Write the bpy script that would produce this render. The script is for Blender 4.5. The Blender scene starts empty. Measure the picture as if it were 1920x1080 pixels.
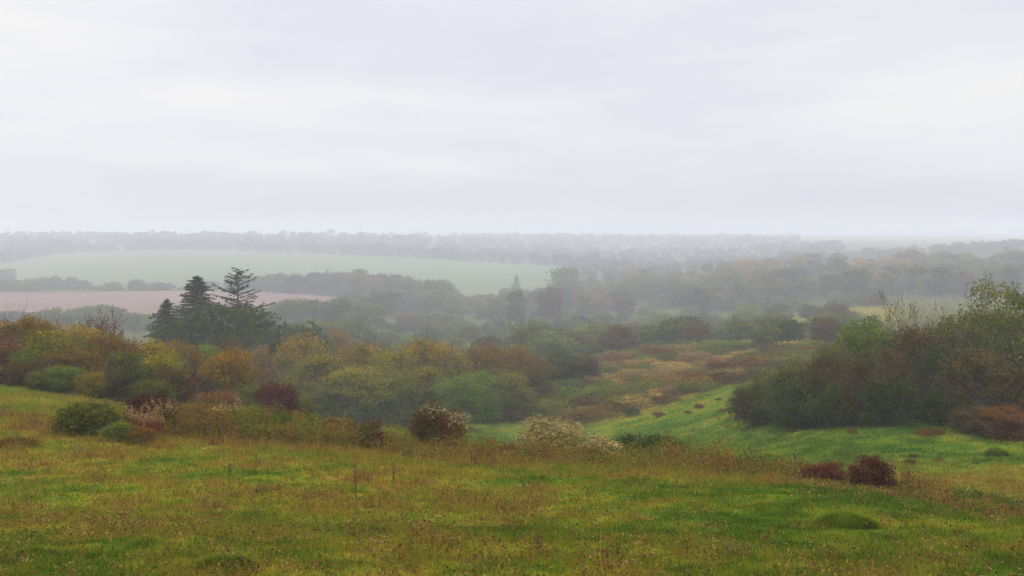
import bpy, math
import numpy as np

DENOISE = True
# ------------------------------------------------------------------ camera, sky, sun, exposure
SC = bpy.context.scene
COL = SC.collection
F = 1867.0                                   # focal length of the photograph in its own pixels
HV = 430.0                                   # row of the true horizon
cam = bpy.data.objects.new('camera', bpy.data.cameras.new('camera'))
COL.objects.link(cam)
cam.data.sensor_width = 36.0
cam.data.lens = 35.0
cam.data.shift_y = -(540.0 - HV) / 1920.0
cam.location = (0, 0, 0)
cam.rotation_euler = (math.radians(90), 0, 0)
cam.data.clip_start = 0.1
cam.data.clip_end = 20000
SC.camera = cam

SUN_EL, SUN_AZ = math.radians(48), math.radians(-35)
world = bpy.data.worlds.new('World')
SC.world = world
world.use_nodes = True
nt = world.node_tree
nt.nodes.clear()
def N(tree, typ, **kw):
    n = tree.nodes.new(typ)
    for k, v in kw.items():
        setattr(n, k, v)
    return n
def mathn(tree, op, a, b=None, clamp=False):
    n = N(tree, 'ShaderNodeMath', operation=op)
    n.use_clamp = clamp
    for i, s in enumerate((a, b)):
        if s is None: continue
        if isinstance(s, (int, float)): n.inputs[i].default_value = s
        else: tree.links.new(s, n.inputs[i])
    return n.outputs[0]
def ramp(tree, fac, stops, interp='LINEAR'):
    n = N(tree, 'ShaderNodeValToRGB')
    cr = n.color_ramp
    cr.interpolation = interp
    while len(cr.elements) < len(stops): cr.elements.new(0.5)
    for e, (p, c) in zip(cr.elements, stops):
        e.position = p
        e.color = (*c, 1) if len(c) == 3 else c
    tree.links.new(fac, n.inputs[0])
    return n.outputs[0]
out = N(nt, 'ShaderNodeOutputWorld')
bg = N(nt, 'ShaderNodeBackground')
bg.inputs['Strength'].default_value = 0.1
sky = N(nt, 'ShaderNodeTexSky')
sky.sky_type = 'NISHITA'
sky.sun_disc = False
sky.sun_elevation = SUN_EL
sky.sun_rotation = SUN_AZ
sky.air_density = 1.0
sky.dust_density = 3.0
tc = N(nt, 'ShaderNodeTexCoord')
sep = N(nt, 'ShaderNodeSeparateXYZ')
nt.links.new(tc.outputs['Generated'], sep.inputs[0])
z = sep.outputs[2]
def sky_noise(scale, seed, detail=5, rough=0.55):
    mp = N(nt, 'ShaderNodeMapping')
    mp.inputs['Scale'].default_value = scale
    mp.inputs['Location'].default_value = (seed, seed * 1.7, seed * 0.3)
    nt.links.new(tc.outputs['Generated'], mp.inputs[0])
    no = N(nt, 'ShaderNodeTexNoise')
    no.inputs['Scale'].default_value = 1.0
    no.inputs['Detail'].default_value = detail
    no.inputs['Roughness'].default_value = rough
    nt.links.new(mp.outputs[0], no.inputs[0])
    return no.outputs[0]
big = sky_noise((2.4, 2.4, 10.0), 3.1, 3, 0.45)
fine = sky_noise((6.0, 6.0, 34.0), 7.7, 5, 0.5)
mixn = mathn(nt, 'ADD', mathn(nt, 'MULTIPLY', big, 0.72), mathn(nt, 'MULTIPLY', fine, 0.28))
SKY = 9.65
cloud = ramp(nt, mixn, [(0.36, (0.81 * SKY, 0.825 * SKY, 0.92 * SKY)), (0.48, (0.885 * SKY, 0.89 * SKY, 0.945 * SKY)),
                        (0.60, (0.955 * SKY, 0.95 * SKY, 0.955 * SKY)), (0.67, (1.0 * SKY, 0.98 * SKY, 0.95 * SKY))])
# an overcast sky is about three times brighter overhead than at the horizon (CIE overcast)
mr = N(nt, 'ShaderNodeMapRange', interpolation_type='SMOOTHSTEP')
mr.inputs['From Min'].default_value = 0.24
mr.inputs['From Max'].default_value = 0.75
mr.inputs['To Min'].default_value = 1.0
mr.inputs['To Max'].default_value = 3.0
nt.links.new(z, mr.inputs[0])
hz = N(nt, 'ShaderNodeMapRange', interpolation_type='SMOOTHSTEP')
for k_, v_ in zip(('From Min', 'From Max', 'To Min', 'To Max'), (-0.005, 0.075, 0.90, 1.0)): hz.inputs[k_].default_value = v_
nt.links.new(z, hz.inputs[0])
vm = N(nt, 'ShaderNodeVectorMath', operation='SCALE')
nt.links.new(cloud, vm.inputs[0])
nt.links.new(mathn(nt, 'MULTIPLY', mr.outputs[0], hz.outputs[0]), vm.inputs['Scale'])
mx = N(nt, 'ShaderNodeMix', data_type='RGBA')
mx.inputs[0].default_value = 0.93
nt.links.new(sky.outputs[0], mx.inputs['A'])
nt.links.new(vm.outputs[0], mx.inputs['B'])
nt.links.new(mx.outputs['Result'], bg.inputs['Color'])
nt.links.new(bg.outputs[0], out.inputs[0])

sun = bpy.data.objects.new('sun', bpy.data.lights.new('sun', 'SUN'))
COL.objects.link(sun)
sun.data.energy = 0.9
sun.data.angle = math.radians(25)
sun.data.color = (1.0, 0.96, 0.9)
sun.rotation_euler = (math.radians(90) - SUN_EL, 0, -SUN_AZ + math.radians(180))

SC.view_settings.view_transform = 'Standard'
SC.view_settings.look = 'None'
SC.view_settings.exposure = 0.0
SC.view_settings.gamma = 1.0
SC.view_settings.use_curve_mapping = False
SC.cycles.max_bounces = 8
SC.cycles.diffuse_bounces = 3
SC.cycles.glossy_bounces = 1
SC.cycles.transmission_bounces = 3
SC.cycles.volume_bounces = 3
SC.cycles.use_denoising = DENOISE
SC.cycles.denoiser = 'OPENIMAGEDENOISE'
SC.cycles.denoising_prefilter = 'ACCURATE'
SC.cycles.use_adaptive_sampling = False
SC.cycles.filter_width = 1.3

# ------------------------------------------------------------------ helpers
rng = np.random.default_rng(11)

def tag(o, label=None, cat=None, group=None, kind=None):
    if label: o['label'] = label
    if cat: o['category'] = cat
    if group: o['group'] = group
    if kind: o['kind'] = kind
    return o

def mesh(name, V, Fc, attrs=None, smooth=False):
    V = np.asarray(V, np.float32); Fc = np.asarray(Fc, np.int32)
    me = bpy.data.meshes.new(name)
    m, k = Fc.shape
    me.vertices.add(len(V)); me.vertices.foreach_set('co', V.ravel())
    me.loops.add(m * k); me.loops.foreach_set('vertex_index', Fc.ravel())
    me.polygons.add(m); me.polygons.foreach_set('loop_start', np.arange(0, m * k, k, dtype=np.int32))
    me.update(calc_edges=True)
    if smooth:
        me.polygons.foreach_set('use_smooth', np.ones(m, bool))
    for an, av in (attrs or {}).items():
        dom = 'FACE' if len(av) == m else 'POINT'
        me.attributes.new(an, 'FLOAT', dom).data.foreach_set('value', np.asarray(av, np.float32))
    return me

def obj(name, me, mat, parent=None):
    o = bpy.data.objects.new(name, me)
    COL.objects.link(o)
    if len(me.materials) == 0: me.materials.append(None)
    o.material_slots[0].link = 'OBJECT'
    o.material_slots[0].material = mat
    if parent: o.parent = parent
    return o

def hash2(ix, iy, seed):
    n = (ix.astype(np.int64) * 374761393 + iy.astype(np.int64) * 668265263 + seed * 974634777) & 0xffffffff
    n = ((n ^ (n >> 13)) * 1274126177) & 0xffffffff
    return ((n ^ (n >> 16)) & 0xffff) / 65535.0
def vn(x, y, seed=0):
    ix, iy = np.floor(x), np.floor(y)
    fx, fy = x - ix, y - iy
    fx = fx * fx * (3 - 2 * fx); fy = fy * fy * (3 - 2 * fy)
    a = hash2(ix, iy, seed); b = hash2(ix + 1, iy, seed); c = hash2(ix, iy + 1, seed); d = hash2(ix + 1, iy + 1, seed)
    return (a * (1 - fx) + b * fx) * (1 - fy) + (c * (1 - fx) + d * fx) * fy
def fbm(x, y, seed=0, o=3):
    s, a, t = 0, 1.0, 0
    for i in range(o):
        s = s + a * vn(x * 2 ** i, y * 2 ** i, seed + i * 17); t += a; a *= 0.5
    return s / t
def sstep(a, b, x):
    t = np.clip((x - a) / (b - a), 0, 1)
    return t * t * (3 - 2 * t)

# ------------------------------------------------------------------ terrain heights
def pchip(xs, ys, x):
    xs = np.asarray(xs, float); ys = np.asarray(ys, float)
    h = np.diff(xs); dl = np.diff(ys) / h
    m = np.zeros(len(xs)); m[0], m[-1] = dl[0], dl[-1]
    for i in range(1, len(xs) - 1):
        if dl[i - 1] * dl[i] > 0:
            w1, w2 = 2 * h[i] + h[i - 1], h[i] + 2 * h[i - 1]
            m[i] = (w1 + w2) / (w1 / dl[i - 1] + w2 / dl[i])
    i = np.clip(np.searchsorted(xs, x) - 1, 0, len(xs) - 2)
    t = np.clip((x - xs[i]) / h[i], 0, 1)
    return ((2 * t**3 - 3 * t**2 + 1) * ys[i] + (t**3 - 2 * t**2 + t) * h[i] * m[i]
            + (-2 * t**3 + 3 * t**2) * ys[i + 1] + (t**3 - t**2) * h[i] * m[i + 1])
NEAR = [(0, -1.7), (4.5, -2.35), (9, -3.13), (13, -3.93), (18, -4.75)]
FAR = [(2300, -20), (3500, -18), (6000, -18)]
PROF = {
 -300: NEAR + [(27, -5.3), (35, -6.0), (45, -6.6), (56, -7.5), (70, -9), (100, -13), (130, -17.5), (170, -22), (220, -27), (300, -33), (400, -36.2), (500, -37), (600, -37.6), (700, -40), (800, -39), (1000, -37), (1300, -30), (1700, -14), (2300, -12), (3500, -18), (6000, -18)],
 0: NEAR + [(27, -5.45), (35, -6.3), (45, -7.0), (56, -8.2), (70, -10), (100, -14), (130, -18), (170, -22.5), (220, -28), (300, -34), (400, -36.4), (500, -37.8), (600, -38.3), (700, -40.5), (800, -39), (1000, -36), (1300, -29), (1700, -15), (2300, -13), (3500, -18), (6000, -18)],
 400: NEAR + [(27, -5.8), (31, -6.5), (35, -7.3), (45, -8.8), (60, -10.7), (80, -14), (100, -17), (120, -18.6), (140, -20.5), (170, -24), (220, -29.5), (300, -35), (330, -36), (400, -36.9), (600, -37.4), (680, -38.4), (800, -37), (1000, -33), (1300, -26.8), (1700, -16), (2300, -14), (3500, -18), (6000, -18)],
 750: NEAR + [(24, -5.55), (29, -6.5), (35, -8.1), (50, -11.6), (70, -16), (90, -18.2), (100, -19.5), (115, -21), (140, -23), (200, -28), (250, -31), (300, -34.5), (400, -38.7), (600, -42.5), (700, -42.5), (800, -41), (1000, -36.5), (1300, -32), (1700, -19), (2300, -17), (3500, -18), (6000, -18)],
 1000: NEAR + [(24, -5.7), (29, -6.85), (35, -8.5), (50, -12.2), (70, -15.7), (95, -18.8), (110, -19.6), (125, -20.0), (140, -20.7), (170, -23.5), (200, -25.7), (250, -28.8), (300, -33), (400, -38.5), (600, -43), (800, -42), (1000, -38.5), (1300, -39), (1700, -31), (2300, -19), (3500, -18), (6000, -18)],
 1300: NEAR + [(24, -5.85), (28.5, -6.9), (34, -8.3), (42, -10.0), (50, -11.5), (60, -13.1), (80, -14.9), (95, -15.9), (110, -17.0), (130, -18.1), (150, -19.2), (170, -20.2), (200, -22.7), (250, -27.3), (300, -32), (400, -37), (600, -36), (800, -37.5), (1000, -38), (1300, -34), (1700, -29), (2300, -20.5), (3500, -20), (6000, -19)],
 1600: NEAR + [(22, -5.85), (26, -6.85), (30, -7.65), (40, -9.2), (50, -10.0), (70, -11.7), (100, -13.7), (130, -15.8), (170, -19), (220, -22.5), (260, -24.6), (300, -25.3), (340, -27), (450, -31), (600, -28.5), (800, -29), (1000, -29), (1300, -25), (1700, -22), (2300, -22), (3500, -21), (6000, -19)],
 1900: NEAR[:-1] + [(18, -5.2), (22, -6.35), (26, -7.1), (30, -7.65), (40, -8.85), (50, -9.5), (70, -11.2), (100, -13), (130, -15), (170, -18), (220, -21), (300, -24.5), (450, -29), (600, -27), (800, -26), (1000, -26), (1300, -25), (1700, -22), (2300, -22), (3500, -21), (6000, -19)],
 2300: NEAR[:-1] + [(18, -5.3), (22, -6.4), (26, -7.0), (35, -7.9), (50, -9), (70, -10.5), (100, -12), (130, -14), (170, -17), (220, -20), (300, -23), (450, -27), (600, -25), (800, -24), (1000, -24), (1300, -24), (1700, -22), (2300, -22), (3500, -21), (6000, -19)],
}
_us = np.array(sorted(PROF)); _ld = np.linspace(math.log(3), math.log(6003), 700)
_dd = np.exp(_ld) - 3
_G = np.stack([pchip([math.log(d + 3) for d, _ in PROF[u]], [zz for _, zz in PROF[u]], _ld) for u in _us])
_uf = np.linspace(_us[0], _us[-1], 400)
_Z = np.stack([pchip(_us, _G[:, j], _uf) for j in range(len(_ld))], 1)
for _ in range(6):
    _Z[1:-1] = 0.25 * _Z[:-2] + 0.5 * _Z[1:-1] + 0.25 * _Z[2:]
for _ in range(3):
    _Z[:, 1:-1] = 0.25 * _Z[:, :-2] + 0.5 * _Z[:, 1:-1] + 0.25 * _Z[:, 2:]
def H(x, y):
    x = np.asarray(x, float); y = np.asarray(y, float)
    yy = np.maximum(y, 3.0)
    u = np.clip(960 + F * x / yy, _uf[0], _uf[-1])
    s = np.clip((np.log(np.maximum(y, 0) + 3) - _ld[0]) / (_ld[1] - _ld[0]), 0, len(_ld) - 1.001)
    q = np.clip((u - _uf[0]) / (_uf[1] - _uf[0]), 0, len(_uf) - 1.001)
    i, j = q.astype(int), s.astype(int); a, b = q - i, s - j
    zz = (_Z[i, j] * (1 - a) + _Z[i + 1, j] * a) * (1 - b) + (_Z[i, j + 1] * (1 - a) + _Z[i + 1, j + 1] * a) * b
    near = sstep(4, 12, y) * (1 - sstep(180, 300, y))
    zz = zz + near * (0.10 * (fbm(x / 0.9, y / 0.9, 5, 2) - 0.5) + 0.22 * (fbm(x / 3.6, y / 3.6, 9, 2) - 0.5))
    zz = zz + sstep(35, 60, y) * (1 - sstep(250, 400, y)) * 0.7 * (fbm(x / 9, y / 9, 21, 2) - 0.5)
    ter = sstep(34, 50, y) * (1 - sstep(140, 180, y))
    zz = zz + ter * 0.28 * (vn(x / 2.6 + .3 * y, y / 1.1 - .12 * x, 29) - .5) + ter * .12 * (vn(x / .8, y / .6, 35) - .5)
    return zz
def X(u, d): return (u - 960.0) / F * d
def Hs(x, y): return float(H(np.array([x]), np.array([y]))[0])
def ground_at(u, v, d0=5, d1=2500):
    d = np.exp(np.linspace(math.log(d0), math.log(d1), 1500))
    vv = HV - F * H(X(u, d), d) / d
    k = np.nonzero((vv[:-1] >= v) & (vv[1:] < v))[0]
    return float(d[k[0]]) if len(k) else None

# what covers the ground: 0 lush green ... 1 dry red-brown (the same value colours the soil and the blades growing on it)
def cover(x, y):
    u = 960 + F * x / np.maximum(y, 3)
    p = 0.42 * fbm(x / 2.6, y / 2.0, 31, 2) + 0.36 * fbm(x / 0.8, y / 0.8, 41, 2) + 0.22 * vn(x / 0.22, y / 0.22, 43)
    near = 0.34 + 1.7 * (p - 0.5)
    near = near + 0.22 * sstep(17, 27, y) * (1 - sstep(33, 40, y))
    lush = sstep(1150, 1500, u) * (1 - sstep(20, 25, y))
    near = near - 0.20 * lush
    slope = 0.20 + 0.60 * (fbm(x / 5, y / 2.5, 51, 3) - 0.5) + 0.6 * (fbm(x / .8, y / .8, 52, 2) - .5)
    scrub = sstep(0.0, 1.0, (y - 86 - 8 * (np.clip(u, 950, 1480) / 190.0 - 6.263) ** 2) / 9.0) * (1 - sstep(1450, 1500, u) * (1 - sstep(120, 140, y)))
    slope = slope + 0.55 * scrub
    left = (1 - sstep(420, 620, u))
    slope = slope * (1 - left) + left * (0.40 + 0.9 * (p - 0.5))
    t = near * (1 - sstep(31, 37, y)) + slope * sstep(31, 37, y)
    far = 0.42 + 0.5 * (fbm(x / 30, y / 30, 61, 3) - 0.5)
    t = t * (1 - sstep(170, 230, y)) + far * sstep(170, 230, y)
    clear = sstep(1430, 1500, u) * (1 - sstep(1660, 1720, u)) * sstep(235, 265, y) * (1 - sstep(330, 360, y))
    t = t * (1 - clear) + clear * 0.5
    return np.clip(t, 0, 1)

def scrubby(x, y):
    u = 960 + F * x / np.maximum(y, 3)
    s = sstep(165, 205, y) * (1 - .35 * fbm(x / 25, y / 25, 63, 3))
    s = s * (1 - .85 * sstep(1430, 1500, u) * (1 - sstep(1660, 1720, u)) * sstep(235, 265, y) * (1 - sstep(330, 360, y)))
    s = s * (1 - .8 * sstep(835, 865, u) * (1 - sstep(935, 965, u)) * sstep(232, 245, y) * (1 - sstep(270, 290, y)))
    return np.clip(s, 0, 1)

# ------------------------------------------------------------------ materials
GRASS = [(0.0, (0.036, 0.080, 0.006)), (0.22, (0.090, 0.148, 0.010)), (0.42, (0.182, 0.178, 0.013)), (0.60, (0.265, 0.190, 0.024)), (0.78, (0.225, 0.118, 0.028)), (1.0, (0.095, 0.040, 0.018))]
def new_mat(name):
    m = bpy.data.materials.new(name); m.use_nodes = True
    t = m.node_tree; t.nodes.clear()
    return m, t, N(t, 'ShaderNodeOutputMaterial')
def attr(t, name):
    return N(t, 'ShaderNodeAttribute', attribute_name=name).outputs['Fac']
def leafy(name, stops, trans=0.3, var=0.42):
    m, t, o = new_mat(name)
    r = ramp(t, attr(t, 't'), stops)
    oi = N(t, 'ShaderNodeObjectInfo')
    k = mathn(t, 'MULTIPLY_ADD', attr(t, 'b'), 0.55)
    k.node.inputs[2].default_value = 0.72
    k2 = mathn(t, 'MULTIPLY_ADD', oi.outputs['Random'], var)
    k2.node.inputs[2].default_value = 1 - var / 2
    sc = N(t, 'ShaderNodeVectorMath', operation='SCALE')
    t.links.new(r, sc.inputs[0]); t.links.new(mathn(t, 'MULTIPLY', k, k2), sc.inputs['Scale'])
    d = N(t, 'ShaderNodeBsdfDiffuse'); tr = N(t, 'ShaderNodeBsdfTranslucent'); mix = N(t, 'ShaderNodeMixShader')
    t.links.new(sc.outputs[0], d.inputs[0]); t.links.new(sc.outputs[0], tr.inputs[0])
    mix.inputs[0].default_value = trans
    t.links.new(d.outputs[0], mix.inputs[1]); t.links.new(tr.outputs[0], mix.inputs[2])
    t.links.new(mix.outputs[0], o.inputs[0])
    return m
def even(*cols):
    n = len(cols)
    return [(i / (n - 1), c) for i, c in enumerate(cols)]
def plain(name, c1, c2, scale=6.0, bump=0.3):
    m, t, o = new_mat(name)
    tcn = N(t, 'ShaderNodeTexCoord')
    no = N(t, 'ShaderNodeTexNoise'); no.inputs['Scale'].default_value = scale; no.inputs['Detail'].default_value = 6
    t.links.new(tcn.outputs['Object'], no.inputs[0])
    b = N(t, 'ShaderNodeBsdfPrincipled'); b.inputs['Roughness'].default_value = 0.9
    t.links.new(ramp(t, no.outputs[0], [(0.35, c1), (0.65, c2)]), b.inputs['Base Color'])
    bp = N(t, 'ShaderNodeBump'); bp.inputs['Strength'].default_value = bump
    t.links.new(no.outputs[0], bp.inputs['Height']); t.links.new(bp.outputs[0], b.inputs['Normal'])
    t.links.new(b.outputs[0], o.inputs[0])
    return m
M = {}
M['grass'] = leafy('grass_blades', GRASS, 0.35, 0.0)
M['bark'] = plain('bark', (0.05, 0.038, 0.028), (0.12, 0.095, 0.07))
M['grey_bark'] = plain('grey_bark', (0.10, 0.095, 0.065), (0.20, 0.18, 0.12))
M['red_twig'] = plain('red_twig', (0.10, 0.045, 0.03), (0.18, 0.085, 0.05))
M['dry_stem'] = plain('dry_stem', (0.06, 0.03, 0.02), (0.11, 0.06, 0.035))
# t grades the leaves' own colour from a crown's foot (0) to its autumn-tinted top (1), plus chance
L = {}
GAIN = {'dark red': 1.0, 'green': 1.75, 'yellow green': 1.7, 'olive': 1.55, 'brown': 1.25, 'dark green': 1.3, 'yew': 1.25, 'conifer': 1.2, 'golden': 1.35, 'orange': 1.3}
L['olive'] = even((0.022, 0.034, 0.008), (0.040, 0.055, 0.010), (0.070, 0.075, 0.012), (0.110, 0.090, 0.016))
L['green'] = even((0.018, 0.034, 0.008), (0.036, 0.055, 0.010), (0.058, 0.080, 0.012), (0.100, 0.112, 0.016))
L['dark green'] = even((0.013, 0.024, 0.007), (0.021, 0.035, 0.008), (0.031, 0.047, 0.010), (0.052, 0.062, 0.013))
L['brown'] = even((0.030, 0.020, 0.012), (0.055, 0.034, 0.016), (0.080, 0.048, 0.018), (0.105, 0.070, 0.022))
L['dark brown'] = even((0.020, 0.018, 0.010), (0.034, 0.026, 0.013), (0.054, 0.036, 0.016), (0.080, 0.060, 0.020))
L['red brown'] = even((0.035, 0.018, 0.010), (0.075, 0.028, 0.014), (0.110, 0.045, 0.016), (0.120, 0.080, 0.020))
L['dark red'] = even((0.028, 0.008, 0.009), (0.055, 0.012, 0.013), (0.085, 0.018, 0.018), (0.100, 0.040, 0.020))
L['orange'] = even((0.045, 0.050, 0.008), (0.095, 0.075, 0.010), (0.190, 0.105, 0.010), (0.280, 0.120, 0.010))
L['golden'] = even((0.026, 0.044, 0.006), (0.075, 0.078, 0.007), (0.185, 0.125, 0.008), (0.300, 0.150, 0.009))
L['yellow green'] = even((0.026, 0.042, 0.006), (0.056, 0.068, 0.007), (0.112, 0.100, 0.008), (0.220, 0.140, 0.009))
L['orange brown'] = even((0.028, 0.045, 0.010), (0.070, 0.058, 0.013), (0.125, 0.072, 0.015), (0.175, 0.090, 0.017))
L['bright yellow'] = even((0.060, 0.085, 0.008), (0.150, 0.135, 0.012), (0.280, 0.210, 0.020), (0.340, 0.260, 0.030))
L['grey green'] = even((0.026, 0.042, 0.018), (0.044, 0.062, 0.024), (0.066, 0.084, 0.030), (0.100, 0.105, 0.036))
L['dusty pink'] = even((0.050, 0.045, 0.024), (0.090, 0.065, 0.036), (0.130, 0.082, 0.052), (0.180, 0.120, 0.085))
L['conifer'] = even((0.010, 0.026, 0.012), (0.017, 0.038, 0.015), (0.028, 0.054, 0.018), (0.060, 0.080, 0.022))
L['yew'] = even((0.012, 0.024, 0.009), (0.020, 0.037, 0.011), (0.032, 0.050, 0.013), (0.060, 0.072, 0.018))
L['tan'] = even((0.060, 0.055, 0.020), (0.120, 0.085, 0.030), (0.180, 0.120, 0.045), (0.240, 0.170, 0.070))
L['cream'] = even((0.060, 0.062, 0.012), (0.190, 0.140, 0.055), (0.300, 0.230, 0.140), (0.400, 0.330, 0.240))
L['fluff'] = even((0.14, 0.085, 0.05), (0.22, 0.14, 0.09), (0.30, 0.20, 0.135), (0.38, 0.27, 0.19))
L['white fluff'] = even((0.16, 0.13, 0.10), (0.25, 0.21, 0.17), (0.36, 0.32, 0.28), (0.45, 0.42, 0.38))
L['red leaf'] = even((0.040, 0.040, 0.010), (0.090, 0.030, 0.016), (0.160, 0.030, 0.026), (0.200, 0.050, 0.040))
L['mixed red'] = even((0.025, 0.055, 0.010), (0.060, 0.060, 0.012), (0.120, 0.045, 0.014), (0.190, 0.050, 0.014))
for k_, s_ in L.items():
    g_ = 1.0 if k_ in ('fluff', 'white fluff', 'cream') else GAIN.get(k_, 1.45)
    s_ = [(p, (c[0] * g_, c[1] * g_, c[2] * g_ * 0.6)) for p, c in s_]
    M[k_] = leafy('leaves_' + k_.replace(' ', '_'), s_, 0.22 if k_ in ('yew', 'conifer', 'dark green') else 0.26)

def ground_mat():
    m, t, o = new_mat('turf')
    g = N(t, 'ShaderNodeNewGeometry')
    def ns(scale, detail=5):
        n = N(t, 'ShaderNodeTexNoise'); n.inputs['Scale'].default_value = scale; n.inputs['Detail'].default_value = detail
        t.links.new(g.outputs['Position'], n.inputs[0]); return n.outputs[0]
    a = mathn(t, 'ADD', attr(t, 't'), mathn(t, 'MULTIPLY', mathn(t, 'SUBTRACT', ns(9, 6), 0.5), 0.55))
    a = mathn(t, 'ADD', a, mathn(t, 'MULTIPLY', mathn(t, 'SUBTRACT', ns(0.35, 4), 0.5), 0.25), True)
    c = ramp(t, a, [(p, tuple(0.72 * q for q in c_)) for p, c_ in GRASS])
    b = N(t, 'ShaderNodeBsdfDiffuse')
    sm = N(t, 'ShaderNodeMix', data_type='RGBA')
    t.links.new(attr(t, 's'), sm.inputs[0]); t.links.new(c, sm.inputs['A'])
    t.links.new(ramp(t, ns(0.25, 6), [(0.35, (0.030, 0.042, 0.014)), (0.5, (0.048, 0.055, 0.018)), (0.65, (0.070, 0.058, 0.026))]), sm.inputs['B'])
    t.links.new(sm.outputs['Result'], b.inputs[0])
    bp = N(t, 'ShaderNodeBump'); bp.inputs['Strength'].default_value = 0.8; bp.inputs['Distance'].default_value = 0.1
    t.links.new(ns(7, 8), bp.inputs['Height']); t.links.new(bp.outputs[0], b.inputs['Normal'])
    t.links.new(b.outputs[0], o.inputs[0])
    return m
M['turf'] = ground_mat()
def field_mat(name, c1, c2, stripe, ang):
    m, t, o = new_mat(name)
    g = N(t, 'ShaderNodeNewGeometry')
    mp = N(t, 'ShaderNodeMapping'); mp.inputs['Rotation'].default_value = (0, 0, ang)
    t.links.new(g.outputs['Position'], mp.inputs[0])
    w = N(t, 'ShaderNodeTexWave'); w.inputs['Scale'].default_value = stripe; w.inputs['Distortion'].default_value = 1.5
    t.links.new(mp.outputs[0], w.inputs[0])
    n = N(t, 'ShaderNodeTexNoise'); n.inputs['Scale'].default_value = 0.02; n.inputs['Detail'].default_value = 6
    t.links.new(g.outputs['Position'], n.inputs[0])
    f = mathn(t, 'ADD', mathn(t, 'MULTIPLY', w.outputs['Fac'], 0.3), mathn(t, 'MULTIPLY', n.outputs[0], 0.7))
    b = N(t, 'ShaderNodeBsdfDiffuse')
    t.links.new(ramp(t, f, [(0.3, c1), (0.7, c2)]), b.inputs[0]); t.links.new(b.outputs[0], o.inputs[0])
    return m
M['plough'] = field_mat('ploughed_soil', (0.120, 0.074, 0.060), (0.185, 0.116, 0.098), 0.06, 0.5)
M['crop'] = field_mat('young_crop', (0.075, 0.102, 0.045), (0.112, 0.132, 0.060), 0.03, 0.9)

# ------------------------------------------------------------------ the ground: one sheet to the horizon
def grid_faces(nr, nc):
    r, c = np.meshgrid(np.arange(nr - 1), np.arange(nc - 1), indexing='ij')
    i = (r * nc + c).ravel()
    return np.stack([i, i + 1, i + nc + 1, i + nc], 1)
ys = np.concatenate([np.linspace(-25, 4, 16)[:-1], np.exp(np.linspace(math.log(4), math.log(5200), 620))])
ts = np.linspace(-1, 1, 361)
TX = ts[None, :] * (0.66 * np.maximum(ys, 0)[:, None] + 30)
TY = np.repeat(ys[:, None], len(ts), 1)
TZ = H(TX, TY)
hill = obj('hillside', mesh('hillside', np.stack([TX, TY, TZ], -1).reshape(-1, 3), grid_faces(len(ys), len(ts)),
                            {'t': cover(TX.ravel(), TY.ravel()), 's': scrubby(TX.ravel(), TY.ravel())}, True), M['turf'])
tag(hill, 'rough grassy down falling away into the misty valley', 'ground', kind='structure')

def drape(name, us, dn, df, mat, nr, lift):
    s = np.linspace(0, 1, nr)[:, None]
    D = np.exp(np.log(dn)[None, :] * (1 - s) + np.log(df)[None, :] * s)
    XX = X(us[None, :], D)
    V = np.stack([XX, D, H(XX, D) + lift], -1).reshape(-1, 3)
    return obj(name, mesh(name, V, grid_faces(nr, len(us)), None, True), mat)
us_ = np.linspace(-350, 668, 90)
near_ = 395 + 15 * np.sin(us_ / 90)
far_ = 600 + 0 * us_ - sstep(610, 668, us_) * 150
tag(drape('ploughed_field', us_, near_, far_, M['plough'], 40, 0.3), 'pinkish brown ploughed field beyond the conifers', 'field', kind='structure')
us_ = np.linspace(-40, 1075, 110)
TOP = ([-60, 0, 50, 100, 250, 400, 700, 1040, 1080], [503, 497, 486, 477.5, 470, 469, 481, 500, 503])
tops = []
for u_ in us_:
    tv = np.interp(u_, *TOP)
    d_ = ground_at(u_, tv, 640, 2000)
    tops.append(d_ if d_ else 1250)
tops = np.array(tops)
for _ in range(4): tops[1:-1] = 0.25 * tops[:-2] + 0.5 * tops[1:-1] + 0.25 * tops[2:]
tag(drape('crop_field', us_, np.full(len(us_), 612.0), tops, M['crop'], 60, 0.4), 'pale green field on the far slope below the misty woods', 'field', kind='structure')

# ------------------------------------------------------------------ foliage builders
def unit(v): return v / (np.linalg.norm(v, axis=-1, keepdims=True) + 1e-9)
def leaves(r, P, out_dir, size, t, b, aspect=0.55, up=0.25, rand=1.0, long_dir=None):
    n = len(P)
    nor = unit(1.05 * out_dir + rand * r.normal(size=(n, 3)) * 0.5 + np.array([0, 0, up]))
    a = np.cross(nor, r.normal(size=(n, 3))) if long_dir is None else long_dir - nor * (long_dir * nor).sum(1, keepdims=True)
    a = unit(a)
    c = np.cross(nor, a)
    s = size * r.uniform(0.6, 1.35, n)
    a = a * s[:, None] * 0.5; c = c * (s * aspect)[:, None] * 0.5
    V = np.stack([P - a, P + c - a * 0.1, P + a, P - c - a * 0.1], 1).reshape(-1, 3)
    return V, np.arange(n * 4).reshape(n, 4), t, b
class Leaf:
    def __init__(s): s.V, s.F, s.t, s.b, s.n = [], [], [], [], 0
    def add(s, V, Fc, t, b):
        s.V.append(V); s.F.append(Fc + s.n); s.t.append(t); s.b.append(b); s.n += len(V)
    def mesh(s, name):
        return mesh(name, np.concatenate(s.V), np.concatenate(s.F), {'t': np.clip(np.concatenate(s.t), 0, 1), 'b': np.concatenate(s.b)})
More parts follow.
